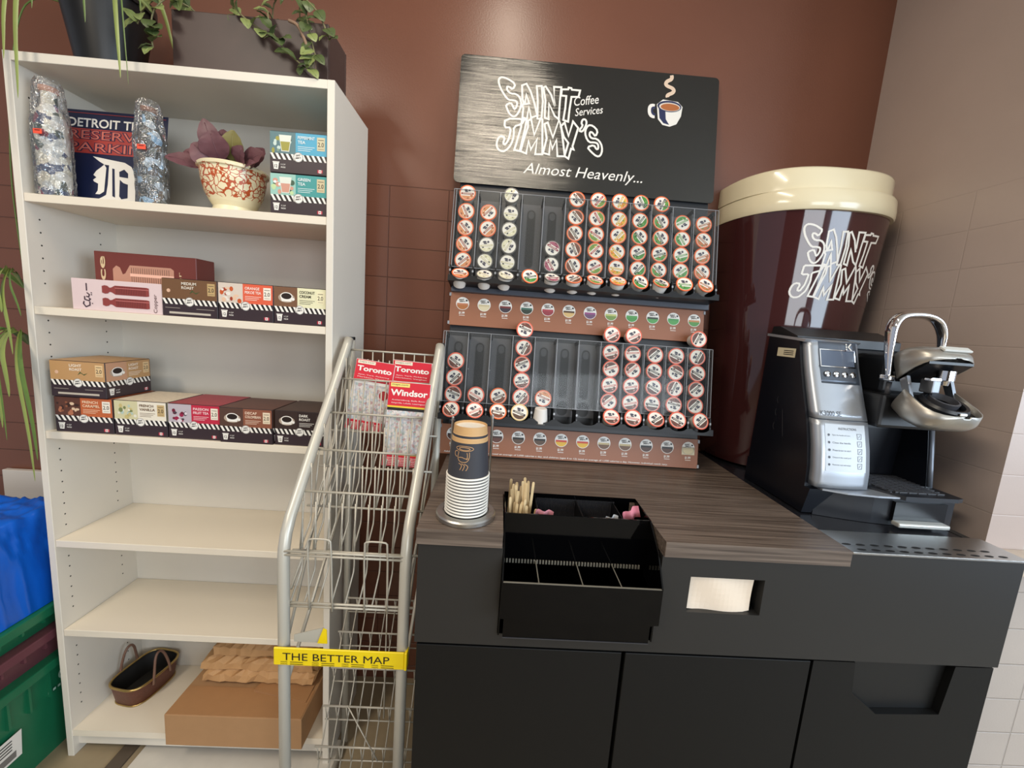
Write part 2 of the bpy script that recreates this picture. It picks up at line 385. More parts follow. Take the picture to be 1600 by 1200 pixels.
def coffee_box(label, x, y, z, col, photo, title, tcol, tagc, rot=0, w=0.147, h=0.101, d=BOXD, mode=0, side=None, group=None, topcol=None):
    t = thing('coffee_pod_box', label, 'box', (x, y, z), rot, group)
    body = MB(); PK = ink((44, 34, 38), 0.5)
    body.bbox(0, w, 0.0015, d, 0, h, PK, 0.0012, 1)
    body.build('carton', t)
    MB(TM((0.0012, 0.0010, 0.0010), (1, 0, 0), (0, 0, 1))).rect(0, 0, 0, 0, PURP) if 0 else None
    fm_ = MB(TM((0.001, 0.0014, 0.001), (1, 0, 0), (0, 0, 1))); box_front(fm_, w - 0.002, h - 0.002, col, photo, title, tcol, tagc, 0.0004, mode)
    fm_.build('front_print', t)
    tp = MB(TM((0.001, 0.0025, h - 0.0006), (1, 0, 0), (0, 1, 0))); tp.rect(0, 0, w - 0.002, d - 0.004, mat('lid_' + label[:12], topcol or col, 0.5, noise=0.25 if topcol else 0.03, nscale=90), 0.0010); tp.build('top_flap', t)
    sd = MB(TM((w - 0.0006, 0.003, 0.001), (0, 1, 0), (0, 0, 1)))
    box_front(sd, d - 0.006, h - 0.002, col, photo if mode == 0 else ((196, 150, 118), 'cup'), title, tcol, tagc, 0.0010, 0); sd.build('side_print', t)
    return t
S1, S2, S3 = 1.694, 1.404, 1.058
GB = 'coffee and tea pod boxes on the bookcase'
tea = (225, 236, 236)
coffee_box('teal green tea pod box, lower of the two stacked on the top shelf', -0.530, -0.333, S1, (62, 150, 148), ((150, 196, 184), 'glass', (206, 150, 130), (236, 240, 236), (60, 90, 70), (190, 214, 160)), 'GREEN|TEA', tea, (206, 190, 150), group=GB)
coffee_box('light blue peppermint tea pod box, upper of the two stacked on the top shelf', -0.530, -0.333, S1 + 0.1025, (74, 164, 196), ((84, 120, 126), 'glass', (156, 150, 60), (196, 214, 206), (40, 74, 66), (120, 150, 130)), 'PEPPERMINT|TEA', tea, (206, 196, 160), group=GB)
coffee_box('brown medium roast coffee box beside the pale copper bottle carton', -0.8235, -0.330, S2, (112, 78, 50), None, 'MEDIUM|ROAST', (230, 220, 204), (190, 160, 110), mode=1, group=GB)
coffee_box('orange pekoe tea pod box, between medium roast and coconut boxes', -0.674, -0.330, S2, (222, 96, 66), ((214, 200, 186), 'fruit', (196, 88, 40), (230, 224, 214), (160, 60, 34), (226, 190, 160)), 'ORANGE|PEKOE TEA', (248, 226, 214), (240, 232, 216), group=GB)
coffee_box('cream coconut coffee pod box at the right end of its shelf', -0.525, -0.330, S2, (228, 224, 186), ((120, 84, 60), 'cup'), 'COCONUT|CREAM', (70, 66, 50), (236, 228, 190), w=0.141, group=GB, topcol=(90, 62, 46))
coffee_box('orange-brown french caramel coffee box under the light roast box', -1.134, -0.328, S3, (190, 98, 54), ((92, 54, 42), 'fruit', (176, 110, 80), (140, 84, 58), (220, 190, 160), (58, 34, 28)), 'FRENCH|CARAMEL', (246, 214, 180), (238, 230, 216), w=0.158, group=GB)
coffee_box('tan light roast coffee box sitting on top of the french caramel box', -1.133, -0.333, S3 + 0.1025, (188, 146, 98), None, 'LIGHT|ROAST', (244, 232, 214), (222, 190, 142), mode=1, group=GB, w=0.148, topcol=(190, 150, 104))
coffee_box('cream french vanilla coffee box right of the french caramel box', -0.972, -0.328, S3, (232, 224, 206), ((206, 200, 160), 'fruit', (196, 180, 120), (226, 222, 206), (120, 130, 80), (176, 196, 186)), 'FRENCH|VANILLA', (112, 84, 58), (196, 168, 118), group=GB, topcol=(220, 206, 184), w=0.144)
coffee_box('crimson passion fruit tea box between french vanilla and decaf', -0.824, -0.328, S3, (190, 40, 66), ((186, 176, 184), 'fruit', (150, 30, 70), (110, 24, 50), (216, 206, 212), (70, 60, 70)), 'PASSION|FRUIT TEA', (250, 214, 216), (238, 228, 210), group=GB, topcol=(160, 60, 70), w=0.144)
coffee_box('brown decaf colombian coffee box pulled forward beside dark roast box', -0.676, -0.336, S3, (140, 84, 62), ((84, 58, 48), 'cup'), 'DECAF|COLOMBIAN', (240, 214, 190), (232, 214, 186), group=GB, topcol=(96, 62, 52), w=0.146)
coffee_box('near-black dark roast coffee box at right end of its shelf', -0.526, -0.330, S3, (46, 32, 30), ((54, 38, 34), 'cup'), 'DARK|ROAST', (236, 230, 220), (60, 44, 40), group=GB, topcol=(74, 54, 46), w=0.141)

# copper bottle cartons
def copper_box(label, x, y, z, w, h, d, base, fig, wordL, wordR, tcol, light):
    t = thing('bottle_carton', label, 'box', (x, y, z), 0, None)
    MB().bbox(0, w, 0.001, d, 0, h, mat('carton_' + str(light), base, 0.42), 0.0012, 1).build('carton', t)
    p = MB(TM((0, 0.0006, 0), (1, 0, 0), (0, 0, 1)))
    fr = ink(fig); fd = ink(tuple(int(c * 0.62) for c in fig))
    rows = (0.5,) if not light else (0.30, 0.70)
    for ry in rows:
        hh = h * (0.62 if len(rows) == 1 else 0.30); cy = h * ry
        x0 = w * 0.18 if not light else w * 0.34; x1 = w * (0.78 if not light else 0.86)
        prof = [(0, .35), (.06, .45), (.12, .40), (.16, .22), (.2, .25), (.28, .48), (.95, .48), (1, .42)]
        top = [(x0 + (x1 - x0) * a, cy + hh * b) for a, b in prof]; bot = [(q[0], 2 * cy - q[1]) for q in reversed(top)]
        p.poly(top + bot, fr, 0.0004)
        for k in range(18):
            a = x0 + (x1 - x0) * (0.30 + 0.036 * k); p.rect(a, cy - hh * 0.42, a + w * 0.006, cy + hh * 0.42, fd, 0.0006)
        p.rect(x0 + (x1 - x0) * .28, cy + hh * .18, x1, cy + hh * .26, ink(tuple(min(255, c + 50) for c in fig)), 0.0008)
    if not light:
        p.text(wordL, w * 0.11, h * 0.08, h * 0.84, w * 0.07, ink(tcol), 0.0006, 0.02, 0, PI / 2)
        p.text(wordR, w * 0.865, h * 0.04, h * 0.7, w * 0.045, ink(tcol), 0.0006, 0.0, 0, PI / 2)
    else:
        # arabic-style word drawn as strokes, reading across the short end
        c = ink((58, 36, 48)); ax = w * 0.17
        for st in ([(0, .62), (0, .86)], [(.0, .56), (.03, .50), (.02, .42), (-.01, .44)], [(-.03, .44), (-.03, .34), (.02, .30), (.04, .36), (.02, .38)], [(.03, .28), (.03, .16), (-.02, .10), (-.05, .20), (-.04, .28)]):
            p.loop([(ax + w * q[0] * 0.9, h * q[1]) for q in st], h * 0.035, c, 0.0006, False)
        for q in ((.05, .5), (.05, .56), (.055, .22)): p.disc(ax + w * q[0], h * q[1], h * 0.02, 0.0006, c, 8)
        p.text('Copper', w * 0.955, h * 0.05, h * 0.6, w * 0.05, ink((96, 64, 58)), 0.0006, 0.0, 0, PI / 2)
    p.build('front_print', t)
    if not light:
        q = MB(TM((w * 0.0, 0.0006, 0), (1, 0, 0), (0, 0, 1)))
    return t
copper_box('pale pink copper bottle carton lying at front of its shelf', -1.0625, -0.328, S2, 0.2375, 0.083, 0.075, (222, 200, 200), (140, 60, 56), '', 'Copper', (70, 40, 40), True)
t = copper_box('dark copper-red bottle carton lying behind the pale pink one', -1.073, -0.248, S2 + 0.0, 0.285, 0.166, 0.078, (112, 50, 42), (190, 140, 118), 'Nice', 'Copper', (216, 190, 150), False)

# ------------------------------------------------------------------ top shelf goods
def price_sticker(t, x, y, z, w=0.022, h=0.012):
    MB(TM((x, y, z), (1, 0, 0), (0, 0, 1))).rect(0, 0, w, h, ink((236, 84, 58)), 0).rect(w * .2, h * .6, w * .8, h * .8, ink((120, 30, 20)), 0.0004).build('price_sticker', t)
CELLO = clear_mat('crumpled_cellophane', (0.97, 0.97, 0.97), 0.16, 0.06, 0.06, bump=1.0, bscale=55)
def mosaic(name, cols, scale):
    m = bpy.data.materials.new(name); m.use_nodes = True; nt = m.node_tree; b = nt.nodes['Principled BSDF']
    tc = nt.nodes.new('ShaderNodeTexCoord'); vo = nt.nodes.new('ShaderNodeTexVoronoi'); vo.inputs['Scale'].default_value = scale
    nt.links.new(tc.outputs['Object'], vo.inputs['Vector'])
    sp = nt.nodes.new('ShaderNodeSeparateColor'); nt.links.new(vo.outputs['Color'], sp.inputs[0])
    r = nt.nodes.new('ShaderNodeValToRGB'); r.color_ramp.interpolation = 'CONSTANT'; nt.links.new(sp.outputs[0], r.inputs[0])
    els = r.color_ramp.elements
    while len(els) < len(cols): els.new(0.5)
    for i, c in enumerate(cols): els[i].position = i / len(cols); els[i].color = lin(c)
    nt.links.new(r.outputs[0], b.inputs['Base Color']); b.inputs['Roughness'].default_value = 0.25
    MATS[name] = m
    return m
def wrapped(label, x, y, r, h, m, seed, cork):
    t = thing('wrapped_bottle', label, 'bottle', (x, y, S1))
    prof = [(0, 0.001), (r * .8, 0.001), (r * .86, .01), (r * .86, h * .62), (r * .7, h * .72), (r * .42, h * .79), (r * .4, h * .9), (0, h * .9)]
    MB().lathe(prof, m, 28).build('bottle', t)
    MB().lathe([(0, h * .895), (r * .44, h * .895), (r * .5, h * .91), (r * .5, h * .94), (0, h * .95)], cork, 24).build('stopper', t)
    rnd = random.Random(seed); mb = MB(); vs = []; nz, na = 22, 40
    for i in range(nz + 1):
        f = i / nz; zz = 0.001 + h * f
        rr = r * (1.0 - 0.30 * max(0, f - 0.62) / 0.38) * (1 if f < 0.97 else 0.8)
        for k in range(na):
            a = 2 * PI * k / na; q = rr * (1 + rnd.uniform(-.055, .055)); vs.append((q * math.cos(a), q * math.sin(a), zz + rnd.uniform(-.002, .002) * (0 < i)))
    fs = [(i * na + k, i * na + (k + 1) % na, (i + 1) * na + (k + 1) % na, (i + 1) * na + k) for i in range(nz) for k in range(na)]
    mb.add(vs, fs, CELLO).build('cellophane_wrap', t)
    price_sticker(t, -r * .1, -r * 1.1, h * .50)
    return t
wrapped('floral white bottle in cellophane, left of the baseball sign', -1.108, -0.300, 0.038, 0.288, mosaic('floral_glass', [(226, 222, 206), (214, 206, 186), (60, 74, 110), (236, 230, 220), (130, 40, 70), (200, 200, 196), (240, 236, 226), (54, 70, 60)], 55), 3, mat('pale_cork', (210, 150, 120), 0.7))
wrapped('dark mosaic bottle in cellophane, right of the baseball sign', -0.857, -0.300, 0.035, 0.258, mosaic('dark_glass_mosaic', [(54, 60, 58), (90, 92, 84), (150, 190, 220), (60, 50, 44), (34, 40, 38), (190, 200, 206), (110, 90, 70)], 60), 5, mat('brown_cork', (150, 96, 66), 0.6))

sg = thing('parking_sign', 'navy and red baseball parking sign leaning between two wrapped bottles', 'sign', (-1.135, -0.252, S1))
rx = Matrix.Rotation(0.16, 4, 'X').inverted()
SM = Matrix.Rotation(-0.14, 4, 'X')
NAVY = mat('navy_board', (26, 34, 66), 0.35); REDS = ink((170, 62, 56))
mb = MB(SM); mb.bbox(-.014, 0.262, 0, 0.003, 0, 0.262, NAVY, 0.0008, 1); mb.build('board', sg)
mb = MB(SM @ TM((0, -0.0004, 0), (1, 0, 0), (0, 0, 1)))
mb.rect(-.010, 0.252, 0.258, 0.2535, REDS)
mb.text('DETROIT TIGERS', -.006, 0.214, 0.258, 0.025, INKW, 0.0006, 0.02)
mb.rect(-.010, 0.142, 0.258, 0.210, REDS, 0.0003)
mb.text('RESERVED', -.004, 0.180, 0.254, 0.027, NAVY, 0.0006, 0.05); mb.text('PARKING', -.004, 0.146, 0.254, 0.027, NAVY, 0.0006, 0.05)
mb.text('RESERVED', -.002, 0.1815, 0.250, 0.024, ink((206, 110, 96)), 0.0009, 0.0); mb.text('PARKING', -.002, 0.1475, 0.250, 0.024, ink((206, 110, 96)), 0.0009, 0.0)
mb.build('lettering', sg)
Dp = [(345,682),(480,700),(600,715),(655,745),(685,800),(695,900),(700,1020),(640,1030),(590,1055),(530,1035),(400,1030),(450,1000),(470,985),(478,900),(478,780),(458,768),(452,960),(420,985),(385,985),(402,955),(402,900),(368,885),(360,872),(385,850),(360,832),(380,798),(420,762),(440,742),(400,720)]
def dl(p): return (0.066 + (p[0] - 345) * 0.000345, 0.006 + (1055 - p[1]) * 0.000345)
mb = MB(SM @ TM((0, -0.0004, 0), (1, 0, 0), (0, 0, 1)))
mb.poly([dl(p) for p in [(345,682),(480,700),(480,745),(440,742),(400,720)]], INKW, 0.0006)
mb.poly([dl(p) for p in [(440,742),(458,768),(452,960),(420,985),(385,985),(402,955),(402,900),(368,885),(360,872),(385,850),(360,832),(380,798),(420,762)]], INKW, 0.0007)
mb.poly([dl(p) for p in [(478,738),(478,700),(600,715),(655,745),(685,800),(695,900),(700,1020),(640,1030),(590,1055),(530,1035),(400,1030),(450,1000),(470,985),(478,900)]], INKW, 0.0008)
for q in ([(505,768),(524,772),(542,1002),(520,992)], [(562,792),(600,770),(632,800),(634,838),(566,832)], [(570,855),(600,880),(636,890),(640,1000),(592,1012),(574,990)]): mb.poly([dl(p) for p in q], NAVY, 0.0012)
mb.build('letter_emblem', sg)

# purple leaf plant in lace pot
def leaf_mesh(mb, base, tip, width, m, up=V((0, 0, 1)), cup=0.15, n=9, droop=0.0, mid=None):
    base = V(base); tip = V(tip); ax = tip - base; L = ax.length; t = ax.normalized()
    s = t.cross(up)
    if s.length < 1e-3: s = V((1, 0, 0))
    s.normalize(); nn = s.cross(t)
    vs = []
    for i in range(n + 1):
        f = i / n; wv = width * (math.sin(PI * min(1, f * 0.96 + 0.02)) ** 0.75) * (1 - 0.15 * f)
        c = base + ax * f - up * (droop * L * f * f) + nn * (0.1 * L * math.sin(PI * f))
        for q in (-1, -0.5, 0, 0.5, 1): vs.append(c + s * (q * wv) + nn * (abs(q) * cup * wv) + nn * (0.05 * wv * math.sin(f * 22) * abs(q)))
    fs = [(i * 5 + k, i * 5 + k + 1, (i + 1) * 5 + k + 1, (i + 1) * 5 + k) for i in range(n) for k in range(4)]
    mb.add(vs, fs, m, True)
    mb.tube([vs[i * 5 + 2] for i in range(n)], 0.0012 if mid is None else mid, m, 5)
pp = thing('potted_plant', 'purple-leaved plant in cream pot with orange lace pattern on shelf', 'plant', (-0.672, -0.252, S1))
pot = bpy.data.materials.new('lace_pot'); pot.use_nodes = True; nt = pot.node_tree; b = nt.nodes['Principled BSDF']; b.inputs['Roughness'].default_value = 0.3
tc = nt.nodes.new('ShaderNodeTexCoord'); vo = nt.nodes.new('ShaderNodeTexVoronoi'); vo.feature = 'DISTANCE_TO_EDGE'; vo.inputs['Scale'].default_value = 75
nz = nt.nodes.new('ShaderNodeTexNoise'); nz.inputs['Scale'].default_value = 30
mxv = nt.nodes.new('ShaderNodeMix'); mxv.data_type = 'VECTOR'; mxv.inputs[0].default_value = 0.035
nt.links.new(tc.outputs['Object'], nz.inputs['Vector']); nt.links.new(tc.outputs['Object'], mxv.inputs[4]); nt.links.new(nz.outputs['Color'], mxv.inputs[5]); nt.links.new(mxv.outputs[1], vo.inputs['Vector'])
lt = nt.nodes.new('ShaderNodeMath'); lt.operation = 'LESS_THAN'; lt.inputs[1].default_value = 0.085; nt.links.new(vo.outputs['Distance'], lt.inputs[0])
sp = nt.nodes.new('ShaderNodeSeparateXYZ'); nt.links.new(tc.outputs['Object'], sp.inputs[0])
wv = nt.nodes.new('ShaderNodeTexNoise'); wv.inputs['Scale'].default_value = 40; nt.links.new(tc.outputs['Object'], wv.inputs['Vector'])
ad = nt.nodes.new('ShaderNodeMath'); ad.operation = 'MULTIPLY_ADD'; nt.links.new(wv.outputs[0], ad.inputs[0]); ad.inputs[1].default_value = 0.022; nt.links.new(sp.outputs[2], ad.inputs[2])
g1 = nt.nodes.new('ShaderNodeMath'); g1.operation = 'GREATER_THAN'; g1.inputs[1].default_value = 0.050; nt.links.new(ad.outputs[0], g1.inputs[0])
g2 = nt.nodes.new('ShaderNodeMath'); g2.operation = 'LESS_THAN'; g2.inputs[1].default_value = 0.124; nt.links.new(ad.outputs[0], g2.inputs[0])
m1 = nt.nodes.new('ShaderNodeMath'); m1.operation = 'MULTIPLY'; nt.links.new(g1.outputs[0], m1.inputs[0]); nt.links.new(g2.outputs[0], m1.inputs[1])
m2 = nt.nodes.new('ShaderNodeMath'); m2.operation = 'MULTIPLY'; nt.links.new(m1.outputs[0], m2.inputs[0]); nt.links.new(lt.outputs[0], m2.inputs[1])
mc = nt.nodes.new('ShaderNodeMix'); mc.data_type = 'RGBA'; mc.inputs[6].default_value = lin((236, 224, 186)); mc.inputs[7].default_value = lin((186, 84, 44))
nt.links.new(m2.outputs[0], mc.inputs[0]); nt.links.new(mc.outputs[2], b.inputs['Base Color'])
MB().lathe([(0, 0), (.050, 0), (.054, .006), (.050, .018), (.058, .030), (.070, .055), (.077, .085), (.080, .112), (.085, .114), (.086, .120), (.082, .124), (.076, .122), (.072, .10), (0, .10)], pot, 48).build('pot', pp)
MB().lathe([(0, .104), (.073, .104)], mat('potting_soil', (46, 36, 30), 0.9, noise=.3, bump=.8), 24).build('soil', pp)
PUR = mat('purple_leaf', (104, 66, 72), 0.45, noise=0.3, nscale=40, bump=0.3, bscale=60); OLV = mat('olive_leaf', (126, 118, 66), 0.5, noise=0.15)
for (bx, by, tx, ty, tz, wd, m) in [(-.02, 0, -.060, -.03, .240, .026, PUR), (-.005, 0, -.030, .0, .228, .028, PUR), (.01, 0, .020, -.035, .215, .033, OLV), (-.03, -.01, -.112, -.03, .155, .032, PUR), (-.03, -.02, -.150, -.05, .130, .020, PUR),
        (-.01, -.02, -.022, -.06, .200, .036, PUR), (.02, -.01, .100, -.035, .165, .036, PUR), (.03, 0, .070, .02, .195, .030, PUR), (.03, -.03, .098, -.070, .126, .015, PUR), (-.02, .02, -.08, .03, .195, .030, PUR), (.01, .02, .05, .05, .20, .030, PUR), (.03, -.02, .060, -.06, .168, .030, PUR), (-.02, -.02, -.070, -.06, .165, .032, PUR)]:
    mb = MB(); b0 = V((bx, by, .105)); tp = V((tx, ty, tz)); st = b0.lerp(tp, 0.3)
    mb.tube([b0, st], .002, m, 6); leaf_mesh(mb, st, tp, wd * 1.15, m, V((0, -0.85, 0.5)), 0.15, 9, 0.03)
    mb.build('leaf', pp)

# ------------------------------------------------------------------ top of bookcase: planter, black pot, spider plants
pl = thing('planter_box', 'dark brown rectangular planter with trailing green vine on bookcase top', 'planter', (-0.79, -0.30, BH))
BRP = mat('dark_brown_planter', (66, 50, 46), 0.45, noise=0.1)
mb = MB(); wl, dd, hh, th = 0.395, 0.125, 0.150, 0.008
mb.box(0, wl, 0, th, 0, hh, BRP).box(0, wl, dd - th, dd, 0, hh, BRP).box(0, th, th, dd - th, 0, hh, BRP).box(wl - th, wl, th, dd - th, 0, hh, BRP).box(th, wl - th, th, dd - th, 0, th, BRP)
bevel(mb.build('box', pl), 0.002, 2)
MB().box(th, wl - th, th, dd - th, hh - .03, hh - .02, MATS['potting_soil']).build('soil', pl)
VINE = mat('vine_leaf', (78, 92, 52), 0.38, noise=0.35, nscale=30); VINE2 = mat('vine_leaf_light', (130, 142, 84), 0.4, noise=0.2); STEM = mat('vine_stem', (122, 116, 80), 0.6); DRY = mat('dry_stem', (140, 112, 90), 0.7)
def vine(pts, n, seed, size=0.028, parent=pl, m=VINE):
    rnd = random.Random(seed); P = smoothpts(pts, 2); mb = MB(); mb.tube(P, 0.0019, STEM, 6)
    L = len(P)
    for k in range(n):
        f = (k + 0.5) / n * (L - 1); i = min(L - 2, int(f)); p = P[i].lerp(P[i + 1], f - i)
        a = rnd.uniform(0, 2 * PI); dr = V((math.cos(a), -0.25 - 0.5 * rnd.random(), math.sin(a) * 0.8 - 0.3)).normalized(); ln = size * rnd.uniform(0.9, 1.5)
        if p.y + dr.y * ln > -0.002 and p.z < 0.15: dr.y = -abs(dr.y)
        leaf_mesh(mb, p, p + dr * ln, size * rnd.uniform(.46, .62), m if rnd.random() < .8 else VINE2, V((rnd.uniform(-.4, .4), -0.7, 0.7)), 0.12, 6, 0.08)
    mb.build('vine', parent)
vine([(.14, .05, .15), (.16, -.02, .165), (.20, -.03, .125), (.25, -.025, .100), (.29, -.028, .085)], 13, 1)
vine([(.24, .05, .15), (.25, -.02, .165), (.262, -.03, .11), (.29, -.03, .07), (.335, -.03, .035), (.365, -.03, .02), (.375, -.03, .06)], 15, 2)
vine([(.33, .05, .15), (.345, -.02, .17), (.36, -.03, .11), (.375, -.03, .055)], 10, 3)
vine([(.30, .05, .15), (.33, -.02, .20), (.38, -.03, .16), (.40, -.03, .12), (.41, -.028, .095)], 9, 4)
vine([(.07, .05, .15), (.02, -.02, .17), (-.02, -.03, .13), (-.03, -.03, .08), (-.025, -.03, .04)], 17, 5, 0.032)
vine([(.05, .05, .15), (.02, -.01, .19), (-.05, -.02, .14), (-.06, -.03, .09)], 10, 6, 0.030, m=VINE2)
vine([(.22, .06, .15), (.24, .03, .22), (.30, .0, .20), (.36, -.01, .24)], 9, 7)
mb = MB(); mb.tube(smoothpts([(.31, -.03, .13), (.335, -.035, .12), (.352, -.035, .085), (.358, -.035, .07)], 2), .004, DRY, 7); mb.tube(smoothpts([(.375, -.03, .05), (.378, -.032, .02), (.373, -.032, -.0)], 2), .001, DRY, 5); mb.build('dry_stem', pl)

SPL = mat('spider_leaf', (132, 146, 76), 0.4, noise=0.25, nscale=14, stretch=(1, 1, 1)); SPD = mat('spider_leaf_deep', (92, 118, 54), 0.42, noise=0.2)
def strap(mb, pts, wd, m):
    P = smoothpts(pts, 3); n = len(P); vs = []
    for i, p in enumerate(P):
        t = (P[min(i + 1, n - 1)] - P[max(i - 1, 0)]).normalized(); s = t.cross(V((0, 1, 0.15)))
        if s.length < 1e-3: s = V((1, 0, 0))
        s.normalize(); nn = s.cross(t); f = i / (n - 1); ww = wd * min(1, 0.6 + f * 2) * (1 - f ** 3)
        vs += [p - s * ww + nn * ww * .35, p, p + s * ww + nn * ww * .35]
    fs = [(i * 3 + k, i * 3 + k + 1, (i + 1) * 3 + k + 1, (i + 1) * 3 + k) for i in range(n - 1) for k in range(2)]
    mb.add(vs, fs, m, True)
sp1 = thing('spider_plant', 'spider plant in tapered black pot on the bookcase top, at the left', 'plant', (-1.035, -0.20, BH))
MB().lathe([(0, 0), (.062, 0), (.066, .01), (.098, .20), (.106, .20), (.106, .225), (.098, .225), (.09, .205), (0, .205)], mat('black_pot', (16, 16, 17), 0.4), 36).build('pot', sp1)
rnd = random.Random(4)
for (tx, tz, w_, sd) in [(-1.100, 1.90, .010, -1), (-1.168, 1.80, .008, -1), (-.856, 1.966, .009, 1), (-.838, 1.952, .003, 1), (-1.125, 1.985, .009, -1), (-1.175, 2.00, .008, -1), (-1.05, 2.10, .007, -1), (-.93, 2.08, .006, 1), (-.80, 2.12, .006, 1), (-1.20, 2.06, .008, -1), (-.76, 2.20, .007, 1), (-1.24, 2.14, .008, -1)]:
    ex, ez = tx + 1.035, tz - BH; ey = -.175; mb = MB()
    strap(mb, [(ex * .1, -.02, .20), (ex * .40, -.07, .33), (ex * .78, -.14, .27), (ex * .95, ey, max(ez + .10, .10)), (ex, ey - .005, ez)], w_, SPL if w_ > .0075 else SPD); mb.build('leaf', sp1)
for (ex, ey, ez, w_) in [(.14, .05, .12, .008), (-.10, .08, .14, .008), (0, .1, .15, .008)]:
    mb = MB(); strap(mb, [(ex * .1, ey * .1, .20), (ex * .4, ey * .4, .32), (ex * .8, ey * .8, .26), (ex, ey, ez)], w_, SPL); mb.build('leaf', sp1)
sp2 = thing('spider_plant', 'trailing spider plantlets on a runner beside the bookcase, far left', 'plant', (-1.25, -0.26, 1.45))
mb = MB(); mb.tube(smoothpts([(.19, .05, .74), (.10, .0, .76), (.03, .0, .70), (-.02, .0, .35), (-.01, .0, .10), (0, 0, .0), (-.01, 0, -.16)], 3), .0018, SPD, 6); mb.build('runner', sp2)
LV = [(0.0, [(-1.172, 1.385), (-1.125, 1.378), (-1.155, 1.278), (-1.30, 1.33), (-1.33, 1.40)]), (-.16, [(-1.20, 1.08), (-1.192, 1.045), (-1.130, .935), (-1.118, .995), (-1.24, 1.10), (-1.28, 1.14), (-1.175, 1.165), (-1.22, 1.04)])]
for (z0, ends) in LV:
    for q, (tx, tz) in enumerate(ends):
        ex, ez = tx + 1.25, tz - 1.45; mb = MB(); ey = -.13
        strap(mb, [(0, -.01, z0), (ex * .3, ey * .5, z0 + .06), (ex * .75, ey, z0 + .03 + (ez - z0) * .2), (ex * .95, ey - .005, z0 + (ez - z0) * .6), (ex, ey - .005, ez)], (.009, .0045, .007)[q % 3], (SPL, SPD)[q % 2]); mb.build('leaf', sp2)

# ------------------------------------------------------------------ bottom shelf goods
bk = thing('trug_basket', 'oval brown wicker basket with brass rim on the bottom shelf', 'basket', (-1.062, -0.176, 0.0935), 1.40)
BRK = mat('brown_wicker', (96, 52, 38), 0.5, noise=0.35, nscale=160, bump=0.6, bscale=200); DKL = mat('dark_lining', (26, 24, 22), 0.6); BRS = mat('brass_rim', (186, 158, 100), 0.28, 0.9)
def oval(rx, ry, n=40, e=3.6):
    return [(rx * abs(math.cos(a)) ** (2 / e) * (1 if math.cos(a) > 0 else -1), ry * abs(math.sin(a)) ** (2 / e) * (1 if math.sin(a) > 0 else -1)) for a in [2 * PI * k / n for k in range(n)]]
def oval_tube(levels, m, mb, n=40):
    vs = []
    for (rx, ry, z) in levels: vs += [(p[0], p[1], z) for p in oval(rx, ry, n)]
    fs = [(i * n + k, i * n + (k + 1) % n, (i + 1) * n + (k + 1) % n, (i + 1) * n + k) for i in range(len(levels) - 1) for k in range(n)]
    return mb.add(vs, fs, m, True)
mb = MB(); oval_tube([(.074, .050, 0), (.077, .053, .002), (.086, .064, .070)], BRK, mb); mb.poly([(p[0], p[1]) for p in oval(.074, .050)], BRK, 0.001); mb.build('basket_body', bk)
mb = MB(); oval_tube([(.084, .062, .070), (.074, .050, .006)], DKL, mb); mb.poly(oval(.074, .050), DKL, .006); mb.build('lining', bk)
MB().tube([(p[0], p[1], .071) for p in oval(.086, .064)], .0038, BRS, 8, True).build('rim', bk)
MB().tube([(p[0], p[1], .003) for p in oval(.077, .054)], .0026, BRS, 8, True).build('base_trim', bk)
for sy, dx in ((-1, .0), (1, .0)):
    mb = MB(); y = sy * .065
    mb.tube(smoothpts([(-.030 + dx, y, .050), (-.026 + dx, y * 1.02, .09), (-.012 + dx, y * .9, .150), (.012 + dx, y * .9, .150), (.026 + dx, y * 1.02, .09), (.030 + dx, y, .050)], 2), .004, mat('handle_leather', (120, 88, 72), 0.5), 7); mb.build('handle', bk)

cb = thing('cardboard_box', 'wide brown cardboard box jutting out of the bottom shelf', 'box', (-0.843, -0.372, 0.0935))
KR = mat('cardboard', (170, 130, 90), 0.75, noise=0.06, nscale=30, bump=0.1); KR2 = mat('cardboard_flap', (166, 122, 80), 0.75, noise=0.06)
bevel(MB().box(0, .412, 0, .285, 0, .107, KR).build('carton', cb), 0.002, 2)
MB().box(.003, .409, .002, .10, .1072, .1090, KR2).build('flap', cb)
mb = MB(); mb.add([(.22, .085, .1092), (.40, .055, .1092), (.40, .20, .1092), (.24, .20, .1092), (.22, .085, .118), (.40, .055, .112), (.40, .20, .1112), (.24, .20, .1112)], [(0, 3, 2, 1), (4, 5, 6, 7), (0, 1, 5, 4), (1, 2, 6, 5), (2, 3, 7, 6), (3, 0, 4, 7)], KR2); mb.build('flap', cb)
pb = thing('paper_bag', 'crumpled folded brown paper bags lying on the cardboard box', 'bag', (-0.815, -0.262, 0.2135))
PAP = mat('kraft_paper', (196, 152, 104), 0.7, noise=0.08, nscale=20, bump=1.0, bscale=22); rnd = random.Random(9)
